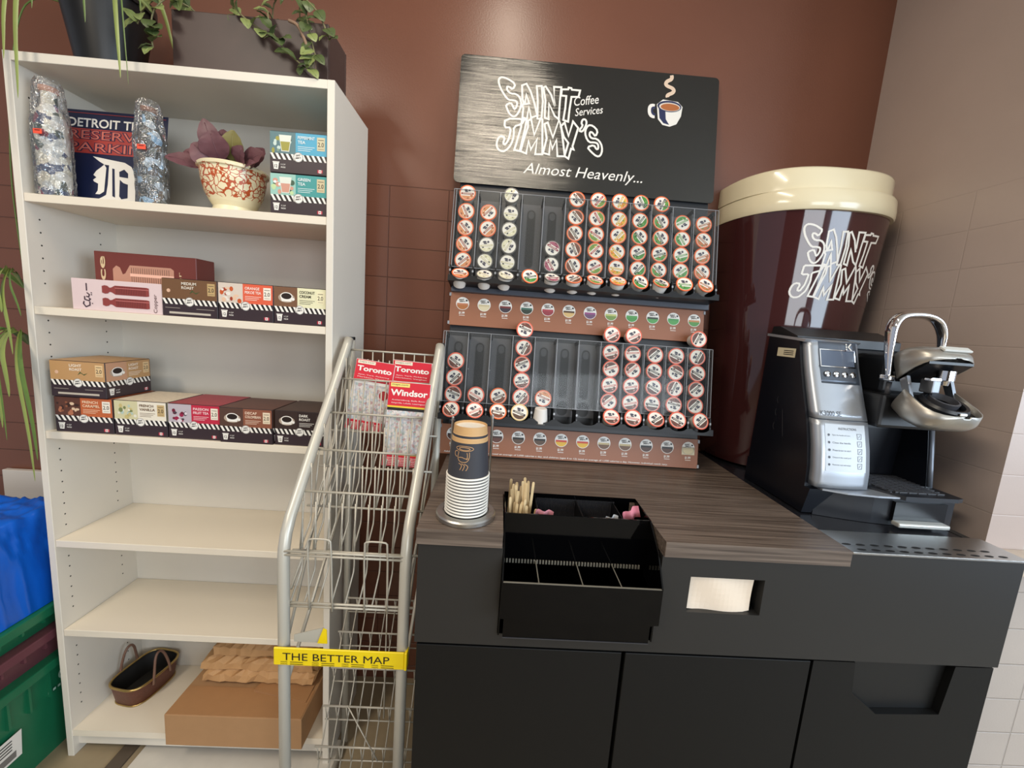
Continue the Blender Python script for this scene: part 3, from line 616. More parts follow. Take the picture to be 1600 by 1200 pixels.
for (z0, h, x0, x1, y0, y1) in [(0, .034, 0.01, .37, 0, .17), (.034, .036, .0, .36, .01, .17), (.070, .040, .03, .37, .03, .17)]:
    nx, ny = 20, 10; vs = []
    for lv in (0, 1):
        for j in range(ny + 1):
            for i in range(nx + 1):
                ed = 1 if 0 < i < nx and 0 < j < ny else 0
                vs.append((x0 + (x1 - x0) * i / nx + rnd.uniform(-.004, .004), y0 + (y1 - y0) * j / ny + rnd.uniform(-.004, .004), z0 + (0.0002 if lv == 0 else h * (0.72 + 0.28 * ed) + rnd.uniform(-.010, .004))))
    K = (nx + 1) * (ny + 1); fs = []
    for j in range(ny):
        for i in range(nx):
            a = j * (nx + 1) + i; fs.append((K + a, K + a + 1, K + a + nx + 2, K + a + nx + 1)); fs.append((a, a + nx + 1, a + nx + 2, a + 1))
    bl = [i for i in range(nx + 1)] + [j * (nx + 1) + nx for j in range(1, ny + 1)] + [ny * (nx + 1) + i for i in range(nx - 1, -1, -1)] + [j * (nx + 1) for j in range(ny - 1, 0, -1)]
    for q in range(len(bl)): a, b2 = bl[q], bl[(q + 1) % len(bl)]; fs.append((a, b2, K + b2, K + a))
    MB().add(vs, fs, PAP, False).build('folded_bag', pb)

# ------------------------------------------------------------------ left of the bookcase: crates, blue sheet, white board
GRN = mat('green_crate', (22, 104, 70), 0.4, noise=0.1); GRD = mat('green_crate_dark', (14, 66, 46), 0.45)
cr = thing('storage_crate', 'lower green plastic crate with paper label beside the bookcase', 'crate', (-1.62, -0.60, 0.0))
def crate(t, w, d, h, m, rimm):
    mb = MB()
    n = [(0, 0), (w, 0), (w, d), (0, d)]; sh = 0.03
    lo = [(sh, sh, 0), (w - sh, sh, 0), (w - sh, d - sh, 0), (sh, d - sh, 0)]; hi = [(0.01, 0.01, h), (w - .01, 0.01, h), (w - .01, d - .01, h), (.01, d - .01, h)]
    mb.add(lo + hi, [(0, 3, 2, 1), (0, 1, 5, 4), (1, 2, 6, 5), (2, 3, 7, 6), (3, 0, 4, 7)], m); mb.build('tub', t)
    mb = MB(); mb.bbox(-.005, w + .005, -.005, d + .005, h, h + .03, rimm, .004); mb.build('lid', t)
    for k in range(7):
        y = .05 + k * (d - .1) / 6; MB().box(w - .020, w - .004, y - .003, y + .003, h * .70, h, rimm).build('rib', t)
    for k in range(5):
        x = .05 + k * (w - .1) / 4; MB().box(x - .003, x + .003, .003, .015, h * .70, h, rimm).build('rib', t)
crate(cr, 0.415, 0.42, 0.30, GRN, GRN)
mb = MB(TM((0.3995, 0.10, 0.10), (-0.03, 1, 0.0), (0.067, 0, 1)))
mb.rect(0, 0, .085, .085, INKW, 0.004); mb.rect(.01, .008, .07, .03, ink((120, 116, 112)), 0.0044)
for i in range(4): mb.rect(.015, .04 + i * .01, .06, .044 + i * .01, INKB, 0.0044)
mb.build('paper_label', cr)
mb = MB(TM((0.3995, 0.27, 0.21), (-0.0, 1, 0.0), (0.067, 0, 1))); mb.loop([(.04 + .018 * math.cos(a), .05 + .018 * math.sin(a)) for a in [k * PI / 10 for k in range(20)]], .005, ink((170, 200, 186)), .006)
for i in range(7): mb.rect(-.01 + i * .014, .01, -.002 + i * .014, .018, ink((170, 200, 186)), .006)
mb.build('embossed_mark', cr)
c2 = thing('storage_crate', 'maroon plastic crate sandwiched between the green crates', 'crate', (-1.622, -0.61, 0.3305))
crate(c2, 0.42, 0.43, 0.07, mat('maroon_crate', (104, 58, 66), 0.45), MATS['maroon_crate'])
c3 = thing('storage_crate', 'upper green plastic crate under the blue plastic sheet', 'crate', (-1.62, -0.61, 0.431))
crate(c3, 0.42, 0.43, 0.05, GRN, GRN)
rnd = random.Random(12); BLU = mat('blue_plastic_film', (10, 92, 196), 0.28, noise=0.25, nscale=9, bump=1.0, bscale=24, stretch=(1, 1, .5))
from mathutils import noise as NZ
nx, ny = 80, 80; vs = []
for j in range(ny + 1):
    for i in range(nx + 1):
        u, v = i / nx, j / ny; x = -1.66 + 0.448 * u; y = -0.63 + 0.45 * v
        e = min(u, 1 - u, v, 1 - v); z = 0.5125 + 0.285 * min(1, (e / 0.09)) ** 0.55
        if e > 0:
            n1 = NZ.noise(V((x * 7, y * 7, z * 5))); n2 = 1 - abs(NZ.noise(V((x * 16 + 5, y * 22, z * 14)))) * 2; n3 = 1 - abs(NZ.noise(V((x * 45, y * 30 + 3, z * 40)))) * 2
            z += .022 * n1 + .010 * (n2 - .5) + .005 * n3 - .008; x += min(.002, .010 * (n2 - .8) + .004 * (n3 - .8)) if u > .9 else 0; y += .006 * n1
        vs.append((x, y, z))
fs = [(j * (nx + 1) + i, j * (nx + 1) + i + 1, (j + 1) * (nx + 1) + i + 1, (j + 1) * (nx + 1) + i) for j in range(ny) for i in range(nx)]
o = MB().add(vs, fs, BLU, True).build('plastic_bag'); tag(o, 'bright blue crumpled plastic bag bundle on top of the green crates', 'bag')
o = bevel(MB().box(-1.66, -1.30, -0.022, -0.004, 0.0, 0.80, mat('white_board', (214, 206, 196), 0.5)).build('white_panel'), 0.002)
tag(o, 'plain white panel leaning on the wall behind the blue bag', 'panel')

# ------------------------------------------------------------------ wire map rack
rk = thing('map_rack', 'silver wire map rack with yellow header strip, between bookcase and counter', 'rack', (-0.335, -0.655, 0))
RW = 0.262
prof = [(.36, 1.368), (.335, 1.34), (.02, .985), (.005, .955), (0, .92), (0, 0.0)]
def P3(x, p): return V((x, p[0], p[1]))
for x in (0, RW):
    mb = MB(); pts = [V((x, .368, 1.372)), V((x, .352, 1.352)), V((x, .030, .995)), V((x, .012, .965)), V((x, .003, .935)), V((x, 0, .90)), V((x, 0, 0.012))]
    mb.tube(pts, .0125, RACKM, 12); mb.build('front_tube', rk)
    mb = MB(); mb.tube([(x, .385, 0.012), (x, .385, 1.37)], .011, RACKM, 12); mb.lathe([(0, 1.37), (.0115, 1.37), (.0115, 1.378), (0, 1.378)], DARK, 12, (x, .385, 0)); mb.build('rear_post', rk)
    mb = MB(); mb.tube([(x, 0, .012), (x, .385, .012)], .009, RACKM, 10); mb.build('foot_rail', rk)
    mb = MB(); mb.tube([(x, .38, 1.30), (x, .012, .70)], .0032, WIREM, 8); mb.tube([(x, .38, .93), (x, .012, .60)], .0042, WIREM, 8); mb.tube([(x, .38, 1.10), (x, .03, .82)], .0032, WIREM, 8); mb.build('side_brace', rk)
OY = -0.655
T = [(.359, 1.343), (.294, 1.268), (.219, 1.189), (.148, 1.112), (.072, 1.037), (-.006, .934)]
B = [None, (.258, 1.131), (.186, 1.056), (.118, .980), (.048, .905), (.004, .807)]
xs = [0.012 + k * (RW - .024) / 8 for k in range(9)]
WR = .0019
mb = MB(); mb.tube([(0, T[0][0], T[0][1]), (RW, T[0][0], T[0][1])], .0028, WIREM, 8)
for x in xs: mb.tube([(x, T[0][0], T[0][1]), (x, T[0][0] + .004, 1.16)], WR, WIREM, 6)
mb.tube([(0, T[0][0] + .004, 1.16), (RW, T[0][0] + .004, 1.16)], .0024, WIREM, 8); mb.build('back_grid', rk)
for k in range(1, 6):
    f, bo = T[k], B[k]; mb = MB()
    mb.tube([(0, f[0], f[1]), (RW, f[0], f[1])], .0028, WIREM, 8); mb.tube([(-.004, bo[0], bo[1]), (RW + .02, bo[0], bo[1])], .0028, WIREM, 8)
    if k == 5:
        mb.tube([(0, f[0], f[1] - .008), (RW, f[0], f[1] - .008)], .0028, WIREM, 8); mb.tube([(0, bo[0], bo[1] - .008), (RW, bo[0], bo[1] - .008)], .0028, WIREM, 8)
    for i, x in enumerate(xs):
        back = [(x, bo[0], bo[1]), (x, bo[0] + .052, bo[1] + .045), (x, bo[0] + .056, bo[1] + .06), (x, bo[0] + .058, T[k - 1][1] - .02)]
        if k < 5: mb.tube([(x, f[0], f[1]), (x, bo[0], bo[1])], WR, WIREM, 6)
        mb.tube(back, WR, WIREM, 6)
    if k == 5:
        for x in (.055, .175):
            mb.tube(smoothpts([(x, bo[0] - .004, bo[1] - .012), (x, f[0] - .004, f[1] + .028), (x + .006, f[0] - .004, f[1] + .034), (x + .044, f[0] - .004, f[1] + .034), (x + .05, f[0] - .004, f[1] + .028), (x + .05, bo[0] - .004, bo[1] - .014)], 1), .0022, WIREM, 6)
    mb.build('basket', rk)
G = [(.330, .584), (.276, .513), (.226, .440), (.175, .368), (.123, .299), (.07, .23), (.02, .16)]
for k, g in enumerate(G):
    mb = MB(); mb.tube([(0.015, g[0], g[1]), (RW + .015, g[0], g[1])], .0028, WIREM, 8); mb.tube([(0.015, g[0] + .012, g[1] - .055), (RW + .010, g[0] + .012, g[1] - .055)], .0020, WIREM, 6)
    for i in range(9):
        x = .020 + i * (RW - .03) / 8; mb.tube([(x, g[0], g[1]), (x, g[0] + .012, g[1] - .055)], WR, WIREM, 6)
    mb.build('lower_rail', rk)
mb = MB()
for i in range(9):
    x = .020 + i * (RW - .03) / 8; mb.tube([(x + .004, G[0][0] + .004, G[0][1] - .005), (x - .002, .06, .10)], WR, WIREM, 6)
mb.build('sloping_grid', rk)
mb = MB(); mb.tube([(.10, .12, .43), (.19, .09, .30)], .0018, WIREM, 6); mb.tube([(.20, .10, .75), (.205, .08, .44)], .0018, WIREM, 6); mb.build('loose_wire', rk)
YEL = mat('yellow_card', (236, 206, 18), 0.4)
mb = MB(); mb.bbox(-.014, RW + .008, -.018, -.0135, .671, .713, YEL, .0012, 1); mb.bbox(RW + .008, RW + .014, -.017, .004, .668, .711, YEL, .001, 1)
hd = mb.build('header_strip', rk)
mb = MB(TM((-.020, -.0182, .668), (1, 0, 0), (0, 0, 1)))
mb.text('THE BETTER MAP', .026, .0165, .232, .0175, INKB, .0004, .0)
for cx in (.022, .09, .155, .22):
    for r_, a in enumerate((.0105, .0055)):
        mb.text('800-555' if 0 else 'MAPS', cx, a, .014, .003, INKB, .0004); mb.rect(cx + .02, a + .0008, cx + .048, a + .0022, INKB, .0004)
mb.build('header_lettering', rk)
mb = MB(); mb.prism([(.02, .711), (.02, .728), (.085, .748), (.092, .711)], .004, .006, mat('grey_card', (176, 172, 160), .5), 'y'); mb.prism([(.072, .711), (.085, .748), (.0925, .745), (.094, .711)], .0015, .0035, YEL, 'y'); mb.build('header_flap', rk)

def folded_map(label, x, y, z, tilt, title, w=.108, h=.195, gold=False, lean=0.18):
    t = thing('folded_map', label, 'map', (x, y, z), 0, 'folded street maps in the wire rack')
    R0 = Matrix.Rotation(-lean, 4, 'X') @ Matrix.Rotation(tilt, 4, 'Y')
    RD = ink((206, 32, 52)); mb = MB(R0); mb.bbox(0, w, 0, .008, 0, h, mat('map_paper', (226, 218, 212), 0.5), .001, 1); mb.build('paper_block', t)
    p = MB(R0 @ TM((0, -.0004, 0), (1, 0, 0), (0, 0, 1)))
    p.rect(0.001, h * .70, w - .001, h - .001, RD, .0002)
    mm = mosaic('map_print_' + title[:3] + str(int(gold)), [(206, 204, 204), (190, 200, 206), (216, 208, 200), (190, 160, 160), (176, 186, 182), (222, 216, 214), (196, 190, 196)], 170)
    p.rect(0.001, h * .14, w - .001, h * .66, mm, .0002); p.rect(0.001, .001, w - .001, h * .14, RD, .0002)
    p.rect(.001, h * .66, w - .001, h * .70, INKB if gold else INKW, .0002)
    if gold: p.rect(.001, h * .695, w - .001, h * .715, ink((230, 200, 60)), .0004); p.rect(.001, h * .135, w - .001, h * .15, ink((230, 200, 60)), .0004)
    else: p.disc(w * .84, h * .53, .013, .0006, ink((160, 36, 40)), 20)
    p.text(title, w * .06, h * .835, w * .88, h * .075, INKW, .0006, .03)
    p.rect(w * .05, h * .94, w * .5, h * .985, ink((236, 214, 120) if gold else (236, 224, 200)), .0004); p.text('maps.com', w * .08, h * .95, w * .38, h * .022, INKB, .0006)
    p.text('Ajax, York, Pickering' if not gold else 'Amherstburg, Belle River', w * .1, h * .775, w * .8, h * .018, INKW, .0005); p.text('Kingsville, LaSalle, Leamington' if gold else 'Markham, Vaughan', w * .1, h * .74, w * .8, h * .018, INKW, .0005)
    for i in range(5):
        for j in range(3): p.rect(w * (.1 + j * .28), h * (.02 + i * .02), w * (.3 + j * .28), h * (.026 + i * .02), INKW, .0004)
    p.build('cover_print', t); return t
folded_map('red and white Toronto street map tilted in the rack, leftmost', -.312, -.378, 1.134, 0.10, 'Toronto')
folded_map('red Toronto street map half hidden by the rack tube', -.200, -.362, 1.134, 0.04, 'Toronto', lean=.10)
folded_map('red Windsor street map with gold stripes, lower in the rack', -.188, -.450, 1.059, 0.02, 'Windsor', .110, .222, True, .17)

# ------------------------------------------------------------------ cabinet, worktop, right counter
ZC, FY, KX0, KX1 = 1.036, -0.72, -0.036, 1.232
HZ0, HZ1 = 0.783, 1.003
kb = thing('coffee_cabinet', 'long satin black coffee cabinet with doors under the wood worktop', 'cabinet', (0, 0, 0))
mb = MB(); mb.box(KX0 + .006, KX1 - .006, FY + .022, -.005, 0.0, .780, BLACKD); mb.build('carcass', kb)
mb = MB(); yb = FY + .018
for (a, b_, c, d_) in [(KX0, .134, HZ0, HZ1), (.134, .461, HZ0, .811), (.461, .525, HZ0, HZ1), (.525, .682, HZ0, .880), (.525, .682, .960, HZ1), (.682, KX1, HZ0, HZ1)]:
    mb.box(a, b_, FY, yb, c, d_, BLACKM)
mb.box(KX0, KX0 + .018, yb, -.005, HZ0, HZ1, BLACKM).box(KX1 - .018, KX1, yb, -.005, HZ0, 1.0295, BLACKM); mb.box(.853, KX1, FY, yb, HZ1, 1.0295, BLACKM)
mb.build('fascia', kb)
mb = MB(); mb.box(.853, KX1 - .018, -.628, -.02, 1.005, 1.0285, mat('black_countertop', (30, 31, 36), 0.22)); mb.build('black_top', kb)
for (a, b_) in [(KX0 + .004, .402), (.410, .816), (.822, KX1 - .003)]:
    if a > .8:
        mb = MB(); p0, p1 = .915, 1.130
        z1 = HZ0 - .006
        poly = [(a, .02), (b_, .02), (b_, z1), (p1 + .012, z1), (p1, z1 - .12), (.985, z1 - .125), (.922, z1 - .075), (p0, z1), (a, z1)]
        mb.prism(poly, FY + .004, FY + .02, BLACKD, 'y'); dr = fixn(mb.build('door', kb))
        mb = MB(); mb.box(p0 - .02, p1 + .03, FY + .0205, FY + .0215, z1 - .14, z1, mat('shadow_recess', (6, 6, 6), 0.5)); mb.build('pull_shade_sheet', dr)  # near-black sheet behind the cut-out, its colour stands in for the shade inside
    else:
        bevel(MB().box(a, b_, FY + .004, FY + .02, .02, HZ0 - .008, BLACKD).build('door', kb), .0015)
mb = MB(); mb.box(.525, .682, FY + .10, FY + .104, .86, .98, DARK).box(.521, .525, FY + .018, FY + .10, .87, .97, DARK).box(.682, .686, FY + .018, FY + .10, .87, .97, DARK).box(.521, .686, FY + .018, FY + .10, .870, .880, DARK).box(.521, .686, FY + .018, FY + .10, .960, .968, DARK)
mb.build('napkin_well', kb)
o = MB(); rnd = random.Random(3); n = 14
for (z0, z1) in [(.882, .957)]:
    vs = []
    for i in range(n + 1):
        for j in range(7):
            x = .529 + .137 * i / n; z = z0 + (z1 - z0) * j / 6 + (-.006 * math.sin(PI * i / n) if j == 0 else 0)
            vs.append((x, FY + .010 + .003 * math.sin(i * .5 + j * .4), z))
    k = len(vs); vs += [(v[0], FY + .085, v[2]) for v in vs]
    fs = [(i * 7 + j, (i + 1) * 7 + j, (i + 1) * 7 + j + 1, i * 7 + j + 1) for i in range(n) for j in range(6)]
    fs += [(i * 7 + 6, (i + 1) * 7 + 6, k + (i + 1) * 7 + 6, k + i * 7 + 6) for i in range(n)] + [(i * 7, k + i * 7, k + (i + 1) * 7, (i + 1) * 7) for i in range(n)] + [(n * 7 + j, k + n * 7 + j, k + n * 7 + j + 1, n * 7 + j + 1) for j in range(6)]
    o.add(vs, fs, mat('napkin_paper', (236, 218, 196), 0.8, bump=0.3, bscale=40), False)
tag(o.build('napkin_stack'), 'white paper napkins showing through the slot in cabinet front', 'napkins')

# wood worktop with organiser cut-out
wm = bpy.data.materials.new('dark_wood_laminate'); wm.use_nodes = True; nt = wm.node_tree; b = nt.nodes['Principled BSDF']; b.inputs['Roughness'].default_value = 0.38
tc = nt.nodes.new('ShaderNodeTexCoord'); mp = nt.nodes.new('ShaderNodeMapping'); mp.inputs['Scale'].default_value = (2.5, 110, 110); nt.links.new(tc.outputs['Object'], mp.inputs[0])
ns = nt.nodes.new('ShaderNodeTexNoise'); ns.inputs['Scale'].default_value = 1.6; ns.inputs['Detail'].default_value = 7; ns.inputs['Distortion'].default_value = 0.4; nt.links.new(mp.outputs[0], ns.inputs['Vector'])
rp = nt.nodes.new('ShaderNodeValToRGB'); nt.links.new(ns.outputs[0], rp.inputs[0])
rp.color_ramp.elements[0].position = 0.32; rp.color_ramp.elements[0].color = lin((70, 59, 52)); rp.color_ramp.elements[1].position = 0.68; rp.color_ramp.elements[1].color = lin((120, 106, 95))
nt.links.new(rp.outputs[0], b.inputs['Base Color'])
CX0, CX1, CY = .132, .462, -.535
poly = [(-.040, -.725), (CX0, -.725), (CX0, CY), (CX1 - .03, CY), (CX1 - .006, CY - .012), (CX1, CY - .03), (CX1, -.725), (.852, -.725), (.852, -.012), (-.040, -.012)]
o = MB().prism(poly, 1.0035, ZC, wm).build('worktop'); bevel(fixn(o), .0012, 2)
tag(o, 'dark woodgrain worktop slab covering the left of the black cabinet', 'worktop')
# steel drip tray along the front right
dt = thing('drip_tray', 'long brushed stainless drip tray with oval slots at counter front', 'tray', (.853, -.724, 1.030))
SLOT = mat('slot_dark', (12, 12, 14), .6)
mb = MB(); mb.bbox(0, .385, 0, .096, 0, .005, STEEL, .001, 1); mb.build('plate', dt)
mb = MB()
for r_ in range(2):
    for k in range(11):
        x = .018 + k * .031 + (0.012 if r_ == 0 else -.004); y = .014 + r_ * .020
        mb.add([(x + .0075 * math.cos(a) * 1.35, y + .0038 * math.sin(a), .0053) for a in [2 * PI * q / 14 for q in range(14)]], [tuple(range(14))], SLOT)
mb.build('drain_slots', dt)

# ------------------------------------------------------------------ condiment organiser
og = thing('condiment_organiser', 'glossy black two-tier condiment organiser set into the worktop front', 'organiser', (.135, -.76, 0))
w_ = .323
mb = MB(); th = .003
mb.box(0, th, .0, .22, .895, .93, GLOSSB)
sidep = [(.015, .93), (.015, .870), (.034, .866), (.034, .812), (.06, .812), (.115, .90), (.222, .94), (.222, 1.045), (.115, 1.041), (.115, 1.036), (.018, .950), (.012, .945)]
sideR = [(.012, .866), (.034, .862), (.034, .812), (.05, .812), (.05, .90), (.222, .94), (.222, 1.045), (.112, 1.043), (.050, 1.000), (.012, .948)]
sideL = sideR
mb = MB(); mb.prism(sideL, 0, th, GLOSSB, 'x'); fixn(mb.build('side_panel', og))
mb = MB(); mb.prism(sideR, w_ - th, w_, GLOSSB, 'x'); fixn(mb.build('side_panel', og))
mb = MB(); mb.box(th, w_ - th, .112, .115, .925, 1.042, GLOSSB); mb.build('upper_front', og)
mb = MB(); mb.box(th, w_ - th, .219, .222, .94, 1.045, GLOSSB).box(th, w_ - th, .115, .219, .940, .943, GLOSSB); mb.build('upper_bin', og)
mb = MB(); mb.box(th, w_ - th, .012, .015, .866, .945, GLOSSB).box(th, w_ - th, .015, .115, .868, .871, GLOSSB); mb.build('lower_bin', og)
MB().box(th, w_ - th, .0115, .0155, .945, .9458, mat('acrylic_edge', (120, 116, 106), 0.25)).build('rim_edge', og)
mb = MB(); mb.box(.010, w_ - .010, .028, .031, .812, .866, GLOSSB).box(.010, w_ - .010, .015, .031, .862, .866, GLOSSB); mb.build('front_apron', og)
mb = MB(); mb.box(.010, w_ - .010, .0265, .028, .812, .8135, DARKG); mb.build('apron_edge', og)
ED = mat('acrylic_edge', (120, 116, 106), 0.25)
for x in (.075, .165, .245): mb = MB(); mb.box(x, x + .0022, .015, .112, .871, .934, GLOSSB); mb.add([(x, .015, .9345), (x + .0022, .015, .9345), (x + .0022, .112, .9345), (x, .112, .9345)], [(0, 1, 2, 3)], ED); mb.build('divider', og)
for x in (.075, .175, .265): MB().box(x, x + .0025, .115, .219, .943, 1.034, DARK).build('divider', og)
mb = MB()
for k in range(46): mb.box(.004 + k * .0067, .004 + k * .0067 + .0034, .1095, .112, .928, .9365, ED)
mb.build('comb_strip', og)
mb = MB()
for k in range(60): mb.box(.080 + k * .0032, .080 + k * .0032 + .0012, .2175, .219, .96, 1.035, DARKG)
mb.build('ribbed_back', og)
rnd = random.Random(21); WOOD = mat('birch_stirrer', (226, 198, 150), 0.6, noise=0.12, nscale=50)
for k in range(24):
    fr = k % 3; x = .146 + (k * 0.6180339 % 1) * .052; y = -.555 - .025 * fr - rnd.uniform(0, .015)
    hgt = rnd.uniform(.128, .150) if fr < 2 else rnd.uniform(.095, .118)
    o = MB(); lx = rnd.uniform(-.09, .09); ly = rnd.uniform(-.05, .10); a = rnd.uniform(-.6, .6)
    mb = MB(); wd = .0031
    pr = [(-wd, 0), (wd, 0), (wd, hgt - .003), (wd * .6, hgt), (-wd * .6, hgt), (-wd, hgt - .003)]
    mb.prism(pr, -.0007, .0007, WOOD, 'y'); ob = fixn(mb.build('coffee_stirrer')); ob.location = (x, y, .9435); ob.rotation_euler = (ly, lx, a)
    tag(ob, 'pale wooden coffee stirrer standing in the organiser corner bin', 'stirrer', 'wooden stirrers in the organiser')
def packet(label, x, y, z, rot, col, w=.04, h=.03):
    mb = MB(); vs = []; n = 8
    for j in (0, 1):
        for i in range(n + 1):
            for k in range(5): vs.append((w * (i / n - .5), (.002 if j else -.002) * math.sin(PI * k / 4) * math.sin(PI * i / n) + .004 * math.sin(i * 1.3), h * k / 4))
    K = (n + 1) * 5; fs = []
    for i in range(n):
        for k in range(4):
            a = i * 5 + k; fs += [(a, a + 5, a + 6, a + 1), (K + a, K + a + 1, K + a + 6, K + a + 5)]
    o = mb.add(vs, fs, mat('packet_%d' % col[1], col, .5), True).build('sweetener_packet'); o.location = (x, y, z); o.rotation_euler = rot; return tag(o, label, 'packet', 'sweetener packets in the organiser')
packet('pink sweetener packet next to the wooden stirrers', .222, -.622, 1.016, (.3, .05, .1), (226, 150, 160))
packet('white sugar packet peeking over the organiser middle bin', .378, -.622, 1.012, (.3, -.2, .2), (232, 230, 228), .03)
packet('crumpled pink sweetener packet upright in the right corner bin', .432, -.605, 1.020, (.2, -.45, .3), (232, 140, 152), .042, .036)

# ------------------------------------------------------------------ cup dispenser and cups
cd = thing('cup_dispenser', 'round brushed steel cup holder base with three upright rods', 'dispenser', (.051, -.655, ZC))
MB().lathe([(0, 0), (.062, 0), (.0635, .002), (.0635, .009), (.061, .012), (.049, .013), (.048, .010), (0, .010)], STEEL, 56).build('base', cd)
for (x, y, h) in [(.040, .042, .215), (-.038, .040, .205), (.0, .058, .19)]:
    MB().tube([(x * 1.12, y, .009), (x * 1.10, y, h - .002), (x * 1.10, y, h)], .0028, STEEL, 10).build('rod', cd)
CUPB = mat('charcoal_paper_cup', (54, 54, 60), 0.6); CUPW = mat('cup_rim_white', (240, 236, 226), .4); CUPT = mat('kraft_band', (206, 164, 112), .6)
cup0 = None; NC = 13
def cup(top):
    t = thing('paper_cup', 'x', 'cup', (.051, -.655, 0), 0.0, 'upside-down paper cups in the steel holder')
    H = .108
    prof = [(.0435, .002), (.0422, .012), (.0375, .066), (.0355, .078)]
    ms = [CUPB, CUPB, CUPT] if False else [CUPB] * 3
    if top:
        prof = [(.0435, .002), (.0405, .040), (.0378, .076), (.0372, .084), (.0366, .0855), (.0362, .0905), (.0356, .092), (.0340, .108), (.0325, .108), (.0322, .1035), (0, .1035)]
        ms = [CUPB, CUPB, CUPT, CUPT, CUPB, CUPT, CUPT, CUPT, CUPT, CUPW]
    MB().lathe(prof, ms, 48).build('body', t)
    MB().tube([(.0440 * math.cos(a), .0440 * math.sin(a), .002) for a in [2 * PI * k / 48 for k in range(48)]], .0022, CUPW, 8, True).build('rim', t)
    return t
zr = ZC + .0135
base_cup = cup(False); base_cup.location.z = zr; base_cup['label'] = 'upside-down charcoal paper cup, lowest in the steel holder'
OR = ['', 'second', 'third', 'fourth', 'fifth', 'sixth', 'seventh', 'eighth', 'ninth', 'tenth', 'eleventh', 'twelfth', 'thirteenth']
for k in range(1, NC - 1):
    r = base_cup.copy(); COL.objects.link(r); r.location.z = zr + k * .0066; r['label'] = 'upside-down charcoal paper cup, %s from the bottom of its stack' % OR[k]
    for c in base_cup.children: d = c.copy(); COL.objects.link(d); d.parent = r
tcp = cup(True); tcp.location.z = zr + (NC - 1) * .0066; tcp['label'] = 'topmost upside-down paper cup, charcoal with kraft bands and gold cup drawing'
GOLD = ink((206, 160, 110))
def cupmap(x, y, z):
    zz = y; rr = .0435 - (zz - .002) * (.0057 / .074) + .0004 + z; a = -PI / 2 - .22 + x / rr
    return (rr * math.cos(a), rr * math.sin(a), zz)
mb = MB()
Lw = .0011
EL = [(.001 + .0185 * math.cos(a), .0655 + .0050 * math.sin(a)) for a in [2 * PI * k / 20 for k in range(20)]]
for pts, cl in [(EL, True), ([(.001 + .0115 * math.cos(a), .0650 + .0028 * math.sin(a)) for a in [2 * PI * k / 16 for k in range(16)]], True), ([(-.010, .063), (-.013, .046), (-.008, .0385), (.0, .0375), (.007, .0385), (.0125, .046), (.011, .063)], False),
        ([(-.011, .058), (-.018, .060), (-.021, .054), (-.018, .048), (-.0125, .048)], False), ([(-.0125, .046), (-.004, .048), (.004, .045), (.0125, .046)], False), ([(.006, .060), (.0085, .050), (.006, .041)], False),
        ([(-.012, .036), (-.002, .032), (-.004, .025), (-.007, .020)], False), ([(-.006, .0355), (.004, .032), (.002, .025), (-.001, .019)], False), ([(.0, .0355), (.011, .031), (.009, .024), (.006, .020)], False)]:
    mb.loop(pts, Lw, GOLD, 0.0, cl, cupmap, 1)
mb.build('cup_drawing', tcp)

# ------------------------------------------------------------------ pod display stand
LS = 0.19; nl = math.hypot(1, LS)
DX = V((1, 0, 0)); DS = V((0, LS, 1)) / nl; DN = V((0, -1, LS)) / nl
DO = V((0, -0.25, ZC))
DM = TM(DO, DX, DS)      # x right, y up the lean, z toward the viewer
ds = thing('pod_display', 'tall leaning coffee pod display with black sign and two clear racks', 'display', (0, 0, 0))
mb = MB(DM); mb.bbox(-.062, .752, .004, .90, -.030, -.002, DARKG if 0 else mat('display_board', (34, 36, 40), .4), .002, 1); mb.build('backboard', ds)
mb = MB(); mb.box(-.05, .74, -.245, -.10, ZC, ZC + .006, DARK); mb.box(-.05, -.042, -.245, -.10, ZC, ZC + .3, DARK); mb.build('foot_bracket', ds)
SIGN = mat('anodised_sign', (88, 88, 87), 0.14, 0.95, bump=0.17, bscale=50, stretch=(0.02, 40, 40))
mb = MB(DM); r = .014; pts = []
for (cx, cy, a0) in [(.755 + .008 - r, .862 + r, -90), (.755 + .010 - r, 1.287 - r, 0), (-.087 + r, 1.287 - r, 90), (-.083 + r, .862 + r, 180)]:
    for k in range(7): a = math.radians(a0 + 15 * k); pts.append((cx + r * math.cos(a), cy + r * math.sin(a)))
mb.prism(pts, .004, .0075, SIGN); sgn = mb.build('sign_panel', ds)
